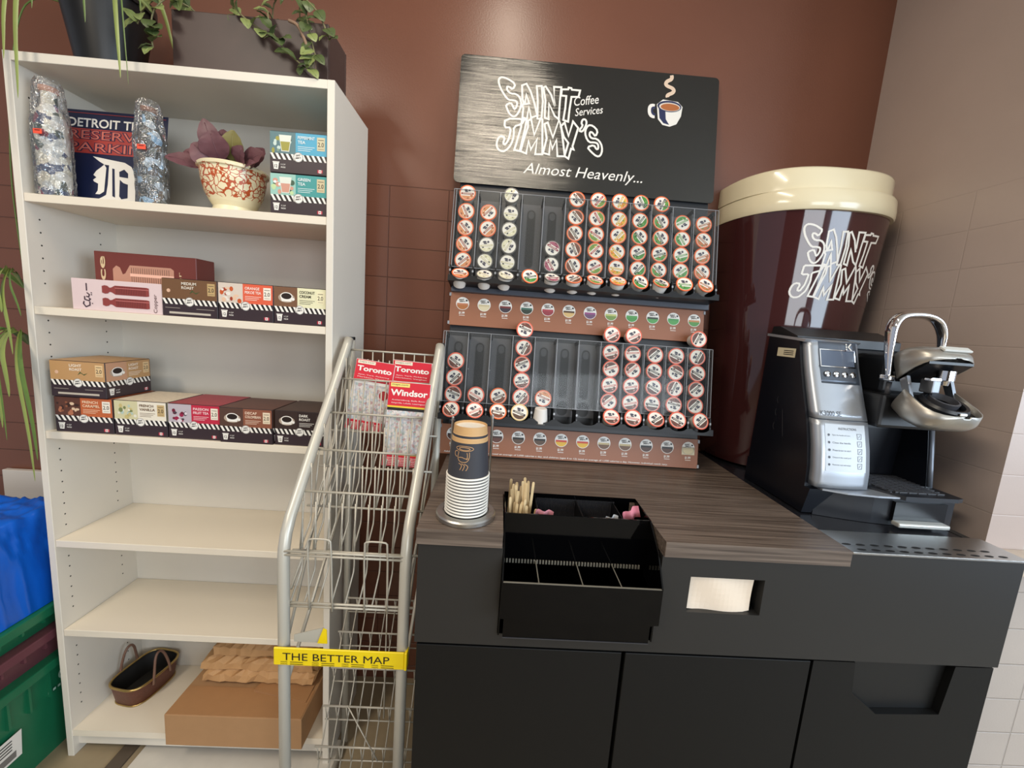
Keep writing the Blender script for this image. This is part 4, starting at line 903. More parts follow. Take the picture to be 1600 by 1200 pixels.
LOGO = [[[48,1221],[67,1217],[94,1202],[86,1182],[74,1191],[66,1190],[69,1177],[80,1168],[98,1169],[112,1157],[117,1136],[113,1115],[103,1096],[92,1092],[80,1101],[72,1116],[67,1129],[83,1138],[90,1127],[95,1117],[100,1121],[104,1135],[101,1145],[88,1147],[75,1146],[62,1159],[46,1183],[38,1204],[40,1216]],[[115,1199],[129,1206],[144,1182],[158,1146],[171,1103],[151,1094],[142,1129],[138,1089],[123,1092],[124,1124],[120,1131],[125,1140],[119,1155]],[[131,1170],[128,1137],[142,1141]],[[163,1201],[179,1203],[186,1151],[185,1092],[172,1093],[169,1155]],[[185,1199],[192,1203],[211,1177],[226,1139],[219,1204],[243,1205],[241,1151],[241,1097],[227,1107],[206,1147],[208,1094],[195,1098],[194,1157]],[[245,1198],[266,1200],[267,1206],[276,1205],[278,1200],[305,1200],[301,1178],[278,1176],[274,1132],[272,1092],[256,1096],[260,1137],[261,1177],[244,1177]],[[68,1084],[131,1087],[123,1070],[97,1060],[100,1031],[93,998],[76,976],[58,974],[46,989],[47,1010],[55,1024],[72,1022],[66,1000],[75,997],[85,1019],[89,1056],[67,1053]],[[122,1086],[137,1086],[133,1050],[122,980],[104,982],[114,1027],[121,1059]],[[142,1083],[152,1089],[165,1037],[182,1094],[188,1092],[195,976],[172,974],[175,1025],[157,988],[148,1017],[143,974],[124,980],[135,1031],[143,1061]],[[196,1077],[206,1083],[226,1035],[242,1095],[251,1071],[268,976],[244,974],[238,1028],[226,997],[218,1023],[217,977],[197,981],[206,1030]],[[249,1074],[261,1088],[276,1044],[288,1094],[306,1074],[291,1011],[295,1001],[287,1003],[280,969],[267,977],[277,1021],[261,1040]],[[319,1104],[328,1105],[333,1095],[329,1079],[320,1062],[309,1065],[321,1083],[315,1091]],[[338,1087],[354,1086],[371,1070],[364,1050],[353,1064],[345,1064],[344,1052],[352,1043],[369,1044],[384,1029],[389,1007],[384,988],[372,984],[353,998],[339,1013],[361,1022],[369,1008],[376,1011],[374,1027],[363,1031],[344,1029],[332,1047],[329,1068]]]
CURV = (0, 6, 11, 12)
mb = MB(DM)
for i, lp in enumerate(LOGO):
    mb.loop([(p[0] / 1000, p[1] / 1000) for p in lp], .0062, INKW, .0080 + i * .00002, smooth=1 if i in CURV else 0)
mb.text('Coffee', .290, 1.146, .082, .030, INKW, .0082, .004, .35, .20); mb.text('Services', .294, 1.112, .094, .026, INKW, .0082, .004, .35, .20)
mb.text('Almost Heavenly...', .137, .898, .388, .046, INKW, .0082, .0, .28, .0)
mb.build('lettering', sgn)
# mug and steam mark (the cartoon figure beside it is left out)
mb = MB(DM); cx, cy = .600, 1.150
def ov(x, y, rx, ry, n=28, a0=0): return [(x + rx * math.cos(a0 + 2 * PI * k / n), y + ry * math.sin(a0 + 2 * PI * k / n)) for k in range(n)]
cupo = [(cx - .040, cy + .028), (cx - .034, cy - .022), (cx - .018, cy - .040), (cx + .006, cy - .044), (cx + .028, cy - .034), (cx + .042, cy - .006), (cx + .046, cy + .026), (cx + .03, cy + .042), (cx - .02, cy + .046)]
mb.poly(cupo, INKW, .0080); mb.loop([(cx - .038, cy + .018), (cx - .062, cy + .022), (cx - .060, cy - .012), (cx - .036, cy - .012)], .016, INKW, .0079, False, smooth=2)
mb.loop([(cx - .038, cy + .014), (cx - .056, cy + .017), (cx - .054, cy - .007), (cx - .036, cy - .008)], .007, NV, .0083, False, smooth=2)
mb.poly([(cx - .034, cy + .026), (cx - .029, cy - .018), (cx - .015, cy - .034), (cx + .004, cy - .038), (cx - .008, cy - .02), (cx - .011, cy + .012)], NV, .0084)
mb.poly(ov(cx + .002, cy + .024, .040, .019), NV, .0086); mb.poly(ov(cx + .003, cy + .022, .035, .0145), ink((226, 214, 200)), .0088); mb.poly(ov(cx + .004, cy + .021, .031, .012), ink((176, 104, 58)), .0090)
mb.loop([(cx - .004, cy + .05), (cx - .008, cy + .062), (cx + .014, cy + .072), (cx + .014, cy + .086), (cx - .014, cy + .094), (cx - .012, cy + .108), (cx + .008, cy + .118), (cx + .002, cy + .138)], .012, ink((226, 200, 176)), .0082, False, smooth=2)
mb.build('mug_emblem', sgn)

CLEAR = clear_mat('clear_acrylic', (0.97, 0.98, 0.98), 0.0, 0.06, 0.012, 0.28, (0.75, 0.78, 0.82)); CLE = mat('acrylic_cut_edge', (150, 152, 156), 0.25)
CHAN = mat('channel_grey', (84, 84, 88), 0.42, noise=0.12, nscale=8); SLT = mat('slot_black', (12, 12, 13), 0.45)
cxs = [-.029 + .0672 * i for i in range(12)]
def stad(cx, y0, y1, r, n=8):
    return [(cx + r * math.cos(a), y1 + r * math.sin(a)) for a in [PI * k / n for k in range(n + 1)]] + [(cx + r * math.cos(a), y0 + r * math.sin(a)) for a in [PI + PI * k / n for k in range(n + 1)]]
def rack(name, s0, s1, light):
    rb = MB(DM); rb.box(-.066, .748, s0 - .02, s1 - .004, 0, .006, CHAN)
    for i in range(13):
        x = cxs[0] - .0336 + .0672 * i; rb.box(x - .0012, x + .0012, s0, s1 - .004, .006, .050, CHAN if i not in (0, 12) else DARK)
        rb.box(x - .004, x + .004, s1 - .012, s1 - .001, .006, .052, DARK)
    body = rb.build(name, ds)
    mb = MB(DM)
    for c in cxs:
        mb.poly(stad(c, s0 + .05, s1 - .035, .0125), SLT, .0066); mb.loop(stad(c, s0 + .05, s1 - .035, .0135), .002, DARKG, .0072)
        mb.poly(stad(c, s1 - .042, s1 - .035, .009), DARKG, .0070); mb.poly(stad(c, s0 + .0, s0 + .012, .017), SLT, .0066); mb.loop(stad(c, s0, s0 + .012, .018), .002, DARKG, .0072)
        mb.poly(ov(c - .033, s0 + .11, .0022, .0022, 10), INKW, .0510 * 0 + .0075)
    mb.build('slots', body)
    mb = MB(DM); mb.box(-.070, .755, s0 + .006, s1, .0600, .0618, CLEAR)
    ac = mb.build('clear_cover', body)
    mb = MB(DM)
    for xx in (-.070, .755): mb.box(xx - .0006, xx + .0006, s0 + .006, s1, .0598, .0620, CLE)
    mb.box(-.070, .755, s1 - .0006, s1 + .0006, .0598, .0620, CLE); mb.box(-.070, .755, s0 + .0054, s0 + .0066, .0598, .0620, CLE)
    for i in range(13): x = cxs[0] - .0336 + .0672 * i; mb.box(x - .0008, x + .0008, s0 + .006, s1, .0619, .0623, CLE)
    mb.build('cover_edges', ac)
    # tray
    mb = MB(DM); b0 = s0 - .043
    mb.box(-.066, .748, b0 - .002, b0 + .002, 0, .094, DARK); 
    for i in range(13):
        x = cxs[0] - .0336 + .0672 * i; mb.box(x - .0022, x + .0022, b0, s0 + .004, .02, .085, DARK); mb.poly(ov(x, s0 - .012, .003, .004, 8), CLE, .0855); mb.poly(ov(x, s0 - .026, .0024, .003, 8), DARKG, .0856)
    mb.build('tray', body)
    # scalloped front lip
    mb = MB(DM); lip = [(-.066, b0 - .004), (.748, b0 - .004), (.748, b0 + .014)]
    for c in reversed(cxs):
        lip += [(c + .026, b0 + .014)] + [(c + .024 * math.cos(a), b0 + .014 - .010 * math.sin(a)) for a in [PI * k / 8 for k in range(1, 8)]] + [(c - .026, b0 + .014)]
    lip += [(-.066, b0 + .014)]
    mb.prism(lip, .0945, .0965, DARK); fixn(mb.build('tray_lip', body))
    return body
rack('upper_rack', .565, .812, True); rack('lower_rack', .158, .374, False)
# price strips
PSB = mat('brown_price_card', (150, 96, 68), 0.45)
PCOL = [((190, 120, 84), (176, 110, 60)), ((206, 190, 150), (220, 206, 170)), ((120, 50, 50), (60, 50, 60)), ((70, 110, 96), (50, 60, 50)), ((176, 70, 80), (150, 60, 70)), ((90, 66, 44), (214, 180, 120)), ((150, 80, 130), (110, 80, 110)), ((190, 196, 120), (120, 150, 80)), ((90, 160, 90), (80, 150, 80)), ((60, 70, 60), (90, 160, 90)), ((80, 150, 90), (90, 160, 90)), ((196, 140, 90), (90, 150, 80))]
PCOL2 = [((60, 50, 50), (90, 60, 50)), ((60, 50, 50), (90, 60, 50)), ((70, 50, 46), (100, 60, 50)), ((30, 30, 30), (90, 70, 56)), ((30, 30, 30), (90, 70, 56)), ((206, 70, 50), (226, 180, 60)), ((206, 70, 50), (226, 180, 60)), ((196, 176, 130), (110, 80, 60)), ((196, 176, 130), (110, 80, 60)), ((30, 30, 30), (80, 56, 46)), ((40, 38, 38), (90, 60, 46)), ((200, 186, 150), (214, 200, 160))]
def strip(s0, s1, cols, fine):
    mb = MB(DM); mb.bbox(-.064, .746, s0, s1, .012, .014, PSB, .0005, 1)
    for y in (s0 + .002, s1 - .012): mb.box(-.068, -.062, y, y + .010, .012, .0155, CLE); mb.box(.744, .750, y, y + .010, .012, .0155, CLE)
    st = mb.build('price_strip', ds)
    h = s1 - s0; cy = s1 - (.034 if not fine else .030)
    for i, c in enumerate(cxs):
        mb = MB(DM); c += .004; bn, bl_ = cols[i]; r = .0205
        if fine and i == 11: mb.rect(c - r, cy - r, c + r, cy + .004, ink((214, 204, 172)), .0146)
        mb.poly(ov(c, cy, r, r, 26), INKW, .0146)
        low = [(c + r * .93 * math.cos(a), cy + r * .93 * math.sin(a)) for a in [PI + .25 + (PI - .5) * k / 8 for k in range(9)]]
        mb.poly(low, ink(bl_), .0148); mb.rect(c - r * .85, cy - .005, c + r * .85, cy + .001, ink(bn), .0150)
        mb.text('SAINT', c - .012, cy + .009, .016, .0055, INKB, .0150, .03); mb.text("JIMMY'S", c - .010, cy + .0035, .018, .0050, INKB, .0150, .03); mb.poly(ov(c + .012, cy + .010, .003, .003, 8), INKB, .0150)
        mb.text('$1.99', c - .010, cy - r - .0135, .018, .0085, INKW, .0150, .03); mb.rect(c - .009, cy - r - .0175, c + .009, cy - r - .0160, INKW, .0150)
        mb.build('pod_picture', st)
    if fine: mb = MB(DM); mb.text('Adults and youth (ages 13 and older) need an average of 2,000 calories a day, and children (ages 4 to 12) need an average of 1,500 calories a day. However, individual needs vary.', -.05, s0 + .004, .70, .0062, INKW, .0150, .01); mb.build('small_print', st)
strip(.402, .505, PCOL, False); strip(.002, .094, PCOL2, True)
mb = MB(DM); mb.box(-.062, .752, .505, .530, .012, .030, mat('slate_rail', (74, 78, 88), .4)); mb.build('shelf_rail', ds)

# ------------------------------------------------------------------ coffee pods
ORG = mat('orange_rim', (232, 112, 62), .35); ORP = mat('coral_rim', (230, 108, 84), .35); CLR_RIM = mat('clear_rim', (96, 92, 88), .25); PODW = mat('pod_white', (226, 220, 212), .4); FOIL = mat('foil_white', (238, 230, 218), .35); TANR = mat('tan_rim', (226, 196, 140), .35)
PODR = .0253
def pod_meshes(rim, banner, art, bodym, foil=FOIL):
    mb = MB(); mb.lathe([(0, -.044), (.0165, -.044), (.0180, -.042), (.0225, -.004), (.0230, -.001)], bodym, 28)
    bo = mb.build('cup')
    mb = MB(); mb.lathe([(.0225, -.0022), (PODR, -.0018), (PODR + .0002, 0), (PODR - .0006, .0009), (PODR - .0032, .0011), (PODR - .0038, .0006)], rim, 36)
    mb.disc(0, 0, PODR - .0036, .0006, foil, 32)
    r = PODR - .0046
    rnd = random.Random(str(banner) + str(art))
    low = [(r * math.cos(a), r * math.sin(a)) for a in [PI + .45 + (PI - .9) * k / 8 for k in range(9)]]
    mb.poly(low, ink(art[0]), .0008)
    for k in range(7):
        a = rnd.uniform(PI + .2, 2 * PI - .2); q = r * rnd.uniform(.5, .9); mb.poly(ov(q * math.cos(a), q * math.sin(a), .0032, .0022, 7, a), ink(art[k % len(art)]), .0010 + k * .00003)
    mb.rect(-r * .92, -.0050, r * .92, .0005, ink(banner), .0014)
    mb.rect(-r * .7, -.0030, r * .7, -.0016, FOIL, .0016)
    mb.poly(ov(-.005, .0095, .0062, .0030, 7, .3), ink((58, 56, 76)), .0012); mb.poly(ov(.006, .0085, .0036, .0038, 7), ink((74, 70, 84)), .0012); mb.poly(ov(-.003, .0045, .0058, .0022, 7), ink((66, 60, 72)), .0013)
    li = mb.build('lid')
    me = (bo.data, li.data); bpy.data.objects.remove(bo); bpy.data.objects.remove(li)
    return me
KINDS = {
 'caramel': (ORG, (150, 60, 46), [(214, 140, 90), (150, 84, 50), (236, 190, 150)]), 'vanilla': (CLR_RIM, (206, 196, 160), [(222, 214, 180), (60, 60, 60), (236, 230, 206)]),
 'berry': (CLR_RIM, (146, 50, 66), [(170, 90, 110), (120, 40, 60)]), 'mocha': (ORG, (70, 46, 42), [(120, 74, 54), (90, 56, 44), (156, 110, 84)]), 'cherry': (ORG, (176, 52, 60), [(120, 150, 70), (150, 50, 50), (230, 200, 110)]),
 'citrus': (ORG, (214, 176, 76), [(226, 170, 60), (110, 150, 60), (230, 120, 50)]), 'mint': (ORG, (54, 74, 58), [(76, 136, 60), (110, 160, 80), (50, 90, 44)]), 'apple': (ORG, (50, 60, 50), [(96, 150, 70), (190, 60, 50), (60, 100, 50)]),
 'green': (ORG, (110, 156, 96), [(90, 150, 80), (60, 110, 60), (150, 180, 110)]), 'amber': (ORG, (176, 110, 70), [(196, 120, 76), (110, 140, 80), (150, 90, 60)]),
 'bean': (ORP, (46, 34, 34), [(110, 60, 44), (84, 50, 38), (160, 100, 80)]), 'rose': (ORP, (206, 130, 120), [(100, 70, 60), (80, 56, 48), (214, 150, 140)]), 'dark': (ORP, (34, 30, 32), [(96, 60, 50), (70, 46, 40)]),
 'choc': (ORG, (84, 56, 46), [(120, 70, 50), (80, 46, 36)]), 'tan': (TANR, (50, 40, 36), [(90, 64, 48), (120, 90, 60)])}
PM = {k: pod_meshes(v[0], v[1], v[2], PODW) for k, v in KINDS.items()}
DESC = {'caramel': 'orange-rimmed caramel', 'vanilla': 'clear-rimmed white vanilla', 'berry': 'clear-rimmed berry red', 'mocha': 'orange-rimmed brown mocha', 'cherry': 'orange-rimmed red and green', 'citrus': 'orange-rimmed yellow citrus', 'mint': 'orange-rimmed dark green', 'apple': 'orange-rimmed green and red', 'green': 'orange-rimmed pale green', 'amber': 'orange-rimmed amber brown', 'bean': 'coral-rimmed black banner', 'rose': 'coral-rimmed pink banner', 'dark': 'coral-rimmed plain black banner', 'choc': 'orange-rimmed chocolate', 'tan': 'tan-rimmed'}
ORD = ['first', 'second', 'third', 'fourth', 'fifth', 'sixth', 'seventh', 'eighth', 'ninth', 'tenth', 'eleventh', 'twelfth']
def colname(i): return 'leftmost column' if i == 0 else ('rightmost column' if i == 11 else ORD[i] + ' column from left')
def add_pod(kind, M4, label, group):
    t = bpy.data.objects.new('coffee_pod', None); COL.objects.link(t); t.empty_display_size = .02; tag(t, label, 'coffee pod', group)
    t.matrix_world = M4
    for nm, me in zip(('cup', 'lid'), PM[kind]):
        o = bpy.data.objects.new(nm, me); COL.objects.link(o); o.parent = t
UP = [(['caramel'] * 5, 'caramel'), (['vanilla', 'vanilla', 'caramel', 'caramel'], 'vanilla'), (['vanilla'] * 5, 'vanilla'), ([], 'mint'), (['berry', 'berry'], 'berry'), (['mocha'] * 5, 'mocha'), (['cherry'] * 5, 'cherry'), (['citrus'] * 5, 'citrus'), (['mint'] * 5, 'mint'), (['apple'] * 5, 'apple'), (['green'] * 4, 'green'), (['amber'] * 4, 'amber')]
LO = [(['bean'] * 3, 'bean'), (['rose'], 'rose'), (['choc'], 'choc'), (['bean'] * 5, 'tan'), (['caramel'], None), ([], None), ([], None), (['rose'] * 5, 'rose'), (['rose'] * 5, 'rose'), (['dark'] * 4, 'dark'), (['bean'] * 4, 'bean'), (['dark'] * 5, 'dark')]
rnd = random.Random(77)
for (rn, data, s0, pitch, rise, base) in [('upper', UP, .594, .0508, .020, .545), ('lower', LO, .186, .0500, .012, .141)]:
    for i, (colp, tr) in enumerate(data):
        tot = len(colp) + (1 if tr else 0); dsx = rise * i / 11; GR = 'coffee pods in the %s rack' % rn
        for k, kd in enumerate(colp):
            s = s0 + dsx + pitch * k + (.006 if k == 4 else 0); a = rnd.uniform(-1.2, 1.2) + (PI if rnd.random() < .3 else 0)
            M4 = DM @ Matrix.Translation((cxs[i] + rnd.uniform(-.0015, .0015), s, .0575)) @ Matrix.Rotation(rnd.uniform(-.04, .04), 4, 'X') @ Matrix.Rotation(a, 4, 'Z')
            pos = len(colp) - 1 - k
            pn = 'topmost pod' if pos == 0 else ORD[pos] + ' pod from top'
            add_pod(kd, M4, '%s coffee %s, %s, %s rack' % (DESC[kd], pn, colname(i), rn), GR)
        if tr:
            tilt = -.74 if rn == 'upper' else -.45
            if tr in ('mint', 'tan') or i in (8, 10, 11): tilt *= .45
            M4 = DM @ Matrix.Translation((cxs[i] + rnd.uniform(-.003, .003), base + dsx, .088)) @ Matrix.Rotation(rnd.uniform(-.2, .2), 4, 'Y') @ Matrix.Rotation(tilt, 4, 'X') @ Matrix.Rotation(rnd.uniform(-.8, .8), 4, 'Z')
            add_pod(tr, M4, '%s coffee pod in tray below %s, %s rack' % (DESC[tr], colname(i), rn), GR)
M4 = DM @ Matrix.Translation((cxs[4] - .006, .118, .075)) @ Matrix.Rotation(PI / 2 + .25, 4, 'X')
add_pod('berry', M4, 'upturned white coffee pod in the tray under the fifth column, lower rack', 'coffee pods in the lower rack')

# ------------------------------------------------------------------ cup-shaped tower in the corner
tw = thing('cup_shaped_panel', 'giant glossy brown coffee cup fixture with cream lid in the corner', 'fixture', (0, 0, 0))
def dshape(cx, rx, ry, e, n=48, yo=-.001):
    return [(cx + rx * abs(math.cos(a)) ** (2 / e) * (1 if math.cos(a) > 0 else -1), min(yo, -ry * abs(math.sin(a)) ** (2 / e))) for a in [PI + PI * k / n for k in range(n + 1)]]
def dloft(levels, m, mb, cap=True):
    vs = []; n = 49
    for (cx, rx, ry, e, z) in levels: vs += [(p[0], p[1], z) for p in dshape(cx, rx, ry, e)]
    fs = [(i * n + k, i * n + k + 1, (i + 1) * n + k + 1, (i + 1) * n + k) for i in range(len(levels) - 1) for k in range(n - 1)]
    mb.add(vs, fs, m, True)
    if cap:
        L = len(levels) - 1; mb.add(vs[:n], [tuple(range(n - 1, -1, -1))], m); mb.add(vs[L * n:], [tuple(range(n))], m)
    mb.add([vs[i * n] for i in range(len(levels))] + [vs[i * n + n - 1] for i in range(len(levels))], [(i, i + 1, len(levels) + i + 1, len(levels) + i) for i in range(len(levels) - 1)], m)
    return mb
CRM = mat('cream_gloss', (236, 224, 190), .18, coat=.3); MAR = mat('maroon_gloss', (66, 34, 34), .07, coat=.5)
def body_lv(z):
    f = (z - 1.037) / (1.846 - 1.037); return (1.070 + .006 * f, .190 + .056 * f, .215 + .058 * f, 2.6)
mb = MB(); dloft([body_lv(z) + (z,) for z in [1.037 + .8090 * k / 14 for k in range(15)]], MAR, mb); fixn(mb.build('cup_body', tw))
mb = MB(); dloft([(1.078, .250, .284, 2.5, 1.8388), (1.0785, .252, .287, 2.5, 1.8428), (1.0785, .2525, .288, 2.5, 1.8608), (1.0785, .2510, .285, 2.5, 1.8908), (1.078, .248, .280, 2.5, 1.8988)], CRM, mb); fixn(mb.build('lid_rim', tw))
mb = MB(); dloft([(1.071, .244, .264, 2.7, 1.8978), (1.071, .2435, .264, 2.7, 1.9008), (1.071, .2435, .263, 2.7, 1.9528), (1.071, .241, .259, 2.7, 1.9598), (1.071, .236, .254, 2.7, 1.9628)], CRM, mb); fixn(mb.build('lid_top', tw))
def towmap(x, y, z):
    # sign-space letters -> front of the cup body
    u = (x - .038) / (.389 - .038); v = (y - .969) / (1.221 - .969)
    zz = 1.585 + .215 * v
    X = .955 + u * .305 + .012 * v; cx, rx, ry, e = body_lv(zz)
    t_ = max(-.999, min(.999, (X - cx) / rx)); Y = -ry * (1 - abs(t_) ** e) ** (1 / e)
    return (X, Y - .0006 - z, zz)
mb = MB()
for i, lp in enumerate(LOGO):
    pts = [(p[0] / 1000, p[1] / 1000) for p in lp]; q = []
    for a in range(len(pts)):
        p0, p1 = pts[a], pts[(a + 1) % len(pts)]; nn_ = max(1, int(math.hypot(p1[0] - p0[0], p1[1] - p0[1]) / .012))
        for s_ in range(nn_): q.append((p0[0] + (p1[0] - p0[0]) * s_ / nn_, p0[1] + (p1[1] - p0[1]) * s_ / nn_))
    mb.loop(q, .0062, INKW, i * .00003, smooth=1 if i in CURV else 0, mapf=towmap)
mb.build('lettering', tw)

# ------------------------------------------------------------------ brewing machine
ZB = 1.0285
bw = thing('coffee_brewer', 'black and silver single-cup coffee brewer with open jaw and chrome handle', 'coffee machine', (0, 0, 0))
def mx(y): return .893 + (-y - .284) * .06     # slightly angled left flank
# side flank (black) as a solid between x left and x right with curved front
def front_y(z):     # silver front edge curve
    pts = [(1.10, -.556), (1.15, -.553), (1.20, -.543), (1.27, -.522), (1.34, -.492), (1.40, -.468), (1.465, -.447)]
    for (z0, y0), (z1, y1) in zip(pts, pts[1:]):
        if z <= z1: return y0 + (y1 - y0) * (z - z0) / (z1 - z0)
    return pts[-1][1]
zz = [1.10 + .365 * k / 14 for k in range(15)]
flank = [(-.290, ZB + .004), (-.530, ZB + .004), (-.545, 1.10)] + [(front_y(z) + .030 - .02 * max(0, (z - 1.3)) * 1.5, z) for z in zz] + [(-.405, 1.470), (-.300, 1.478)]
mb = MB(); mb.prism(flank, .886, 1.030, NAVYB, 'x'); fixn(mb.build('housing', bw)); 
mb = MB(); hood = [(-.296, 1.478), (-.300, 1.497), (-.33, 1.4975), (-.405, 1.472), (-.405, 1.45), (-.296, 1.45)]; mb.prism(hood, .893, 1.18, mat('dark_hood', (24, 25, 28), .35), 'x'); fixn(mb.build('rear_hood', bw))
mb = MB(); mb.prism([(-.29, 1.476), (-.41, 1.468), (-.447, 1.464), (-.440, 1.458), (-.41, 1.461), (-.29, 1.469)], .8855, 1.032, SILVER, 'x'); fixn(mb.build('silver_top_trim', bw))
# right housing with recess
mb = MB(); mb.prism([(-.290, ZB + .004), (-.420, ZB + .004), (-.420, 1.13), (-.425, 1.24), (-.425, 1.39), (-.40, 1.45), (-.290, 1.455)], 1.030, 1.232, NAVYB, 'x'); fixn(mb.build('rear_housing', bw))
for (x0, x1) in [(1.032, 1.046), (1.214, 1.232)]:
    mb = MB(); mb.prism([(-.42, 1.10), (-.515, 1.10), (-.50, 1.20), (-.49, 1.255), (-.42, 1.27)], x0, x1, NAVYB, 'x'); fixn(mb.build('recess_cheek', bw))
for x in (1.0385, 1.2225):
    MB().tube([(x, -.515, 1.112), (x, -.508, 1.16), (x, -.500, 1.205), (x, -.490, 1.258)], .0055, mat('grey_edge', (112, 118, 128), .35, .4), 8).build('edge_trim', bw)
# silver front
def frontpanel(x0, x1, z0, z1, m, name, off=0.0, bow=.010, n=12, nx=8, th=.006):
    mb = MB(); vs = []
    for lay in (0, 1):
        for i in range(n + 1):
            z = z0 + (z1 - z0) * i / n
            for j in range(nx + 1):
                x = x0 + (x1 - x0) * j / nx; xs_ = x + (.014 - .014 * (z - 1.10) / .365) * 0
                vs.append((xs_, front_y(z) - off + bow * ((2 * j / nx - 1) ** 2) * .6 + lay * th, z))
    K = (n + 1) * (nx + 1); fs = []
    for i in range(n):
        for j in range(nx):
            a = i * (nx + 1) + j; fs += [(a, a + 1, a + nx + 2, a + nx + 1), (K + a, K + a + nx + 1, K + a + nx + 2, K + a + 1)]
    for i in range(n):
        a = i * (nx + 1); fs += [(a, a + nx + 1, K + a + nx + 1, K + a)]; a += nx; fs += [(a, K + a, K + a + nx + 1, a + nx + 1)]
    for j in range(nx): a = j; fs += [(a, K + a, K + a + 1, a + 1)]; a = n * (nx + 1) + j; fs += [(a, a + 1, K + a + 1, K + a)]
    return mb.add(vs, fs, m, True).build(name, bw)
PX0, PX1 = .894, 1.026
frontpanel(PX0, PX1, 1.272, 1.464, SILVER, 'front_panel', th=.030); frontpanel(PX0, PX1, 1.108, 1.2695, SILVER, 'front_door', th=.030)
pnl = frontpanel(PX0 + .014, PX1 - .006, 1.358, 1.462, mat('control_grey', (92, 100, 112), .3, .4), 'control_panel', off=.0012, bow=.009, th=.002)
def fmap(off, bow=.009):
    def f(x, y, z):
        u = (x - PX0) / (PX1 - PX0)
        return (x, front_y(y) - off - z + bow * ((2 * u - 1) ** 2) * .6, y)
    return f
mb = MB(); f = fmap(.0018)
def gridrect(mb, x0, z0, x1, z1, m, f, n=4):
    vs = [f(x0 + (x1 - x0) * i / n, z0 + (z1 - z0) * j / n, 0) for j in range(n + 1) for i in range(n + 1)]
    mb.add(vs, [(j * (n + 1) + i, j * (n + 1) + i + 1, (j + 1) * (n + 1) + i + 1, (j + 1) * (n + 1) + i) for i in range(n) for j in range(n)], m, True)
gridrect(mb, .922, 1.402, 1.010, 1.440, mat('lcd_glass', (96, 108, 128), .08), f); mb.loop([(.920 + .0115 * k, 1.400) for k in range(8)] + [(1.012, 1.400 + .007 * k) for k in range(6)] + [(1.012 - .0115 * k, 1.442) for k in range(8)] + [(.920, 1.442 - .007 * k) for k in range(6)], .0022, CHROME, .0010, mapf=f); mb.build('display_screen', pnl)
for k in range(4):
    mb = MB(); x = .934 + k * .0225; z = 1.381; yy = f(x, z, 0)[1]
    mb.mt = TM((x, yy, z), (1, 0, 0), (0, .35, 1)); mb.lathe([(.0078, 0), (.0078, .002), (.0066, .003), (.0058, .0022), (0, .0032)], [CHROME, CHROME, DARK, CHROME], 20); mb.build('button', pnl)
mb = MB(); g = fmap(.0022)
mb.mt = None
for (x, z) in [(.9905, 1.4575), (.9905, 1.4515), (.9905, 1.4455)]: mb.add([g(x + .0022 * math.cos(a), z + .0022 * math.sin(a), 0) for a in [2 * PI * q / 10 for q in range(10)]], [tuple(range(10))], INKW)
mb.add([g(*p, 0) for p in [(.994, 1.4515), (1.002, 1.4600), (1.0065, 1.4600), (.9985, 1.4515), (1.0065, 1.4430), (1.002, 1.4430)]], [(0, 3, 2, 1), (0, 5, 4, 3)], INKW)
mb.build('maker_mark', pnl)
mb = MB(); mb.text('K3000 SE', .905, 1.281, .050, .011, ink((70, 74, 80)), .0006, -.005, 0, 0, fmap(.0004, .010)); mb.build('model_lettering', bw)
mb = MB(); f = fmap(.0006, .010); gridrect(mb, .912, 1.150, 1.014, 1.262, mat('instruction_sticker', (196, 204, 212), .35), f, 6)
f2 = fmap(.0010, .010); TX = ink((70, 74, 84))
mb.text('INSTRUCTIONS', .944, 1.249, .046, .0055, TX, 0, 0, 0, 0, f2)
for i, t_ in enumerate(['Open the handle and insert', 'Close the handle', 'Press brew to start', 'Discard the used pod', 'Remove cup and enjoy']):
    z = 1.234 - i * .0175; mb.add([f2(.920 + .0028 * math.cos(a), z + .002 + .0030 * math.sin(a), 0) for a in [2 * PI * q / 10 for q in range(10)]], [tuple(range(10))], TX)
    mb.text(t_, .928, z, .045, .0040, TX, 0, 0, 0, 0, f2)
    mb.loop([(.992, z - .005), (1.002, z - .005), (1.003, z + .007), (.991, z + .007)], .0010, TX, 0, mapf=f2); mb.loop([(.995, z - .002), (.999, z + .004)], .0010, TX, 0, False, mapf=f2)
mb.build('instruction_label', bw)
mb = MB(TM((.8852, -.347, 1.414), (0, -1, 0), (0, 0, 1))); mb.rect(0, 0, .072, .024, ink((214, 204, 172)), .0006)
for i in range(3): mb.rect(.026, .006 + i * .005, .064, .008 + i * .005, INKB, .0010)
mb.build('side_sticker', bw)
# moulded side mark
mb = MB(TM((.8855, -.36, 1.17), (0, -1, 0), (0, 0, 1)));
mb.loop([(.045, .10), (.062, .03)], .002, DARKG, .0006, False)
for zc_ in (.125, .09, .05): mb.loop([(.030 + .012 * math.cos(a), zc_ + .012 * math.sin(a)) for a in [PI * .75 + k * PI / 12 for k in range(8)]], .0018, DARKG, .0006, False)
mb.build('embossed_mark', bw)
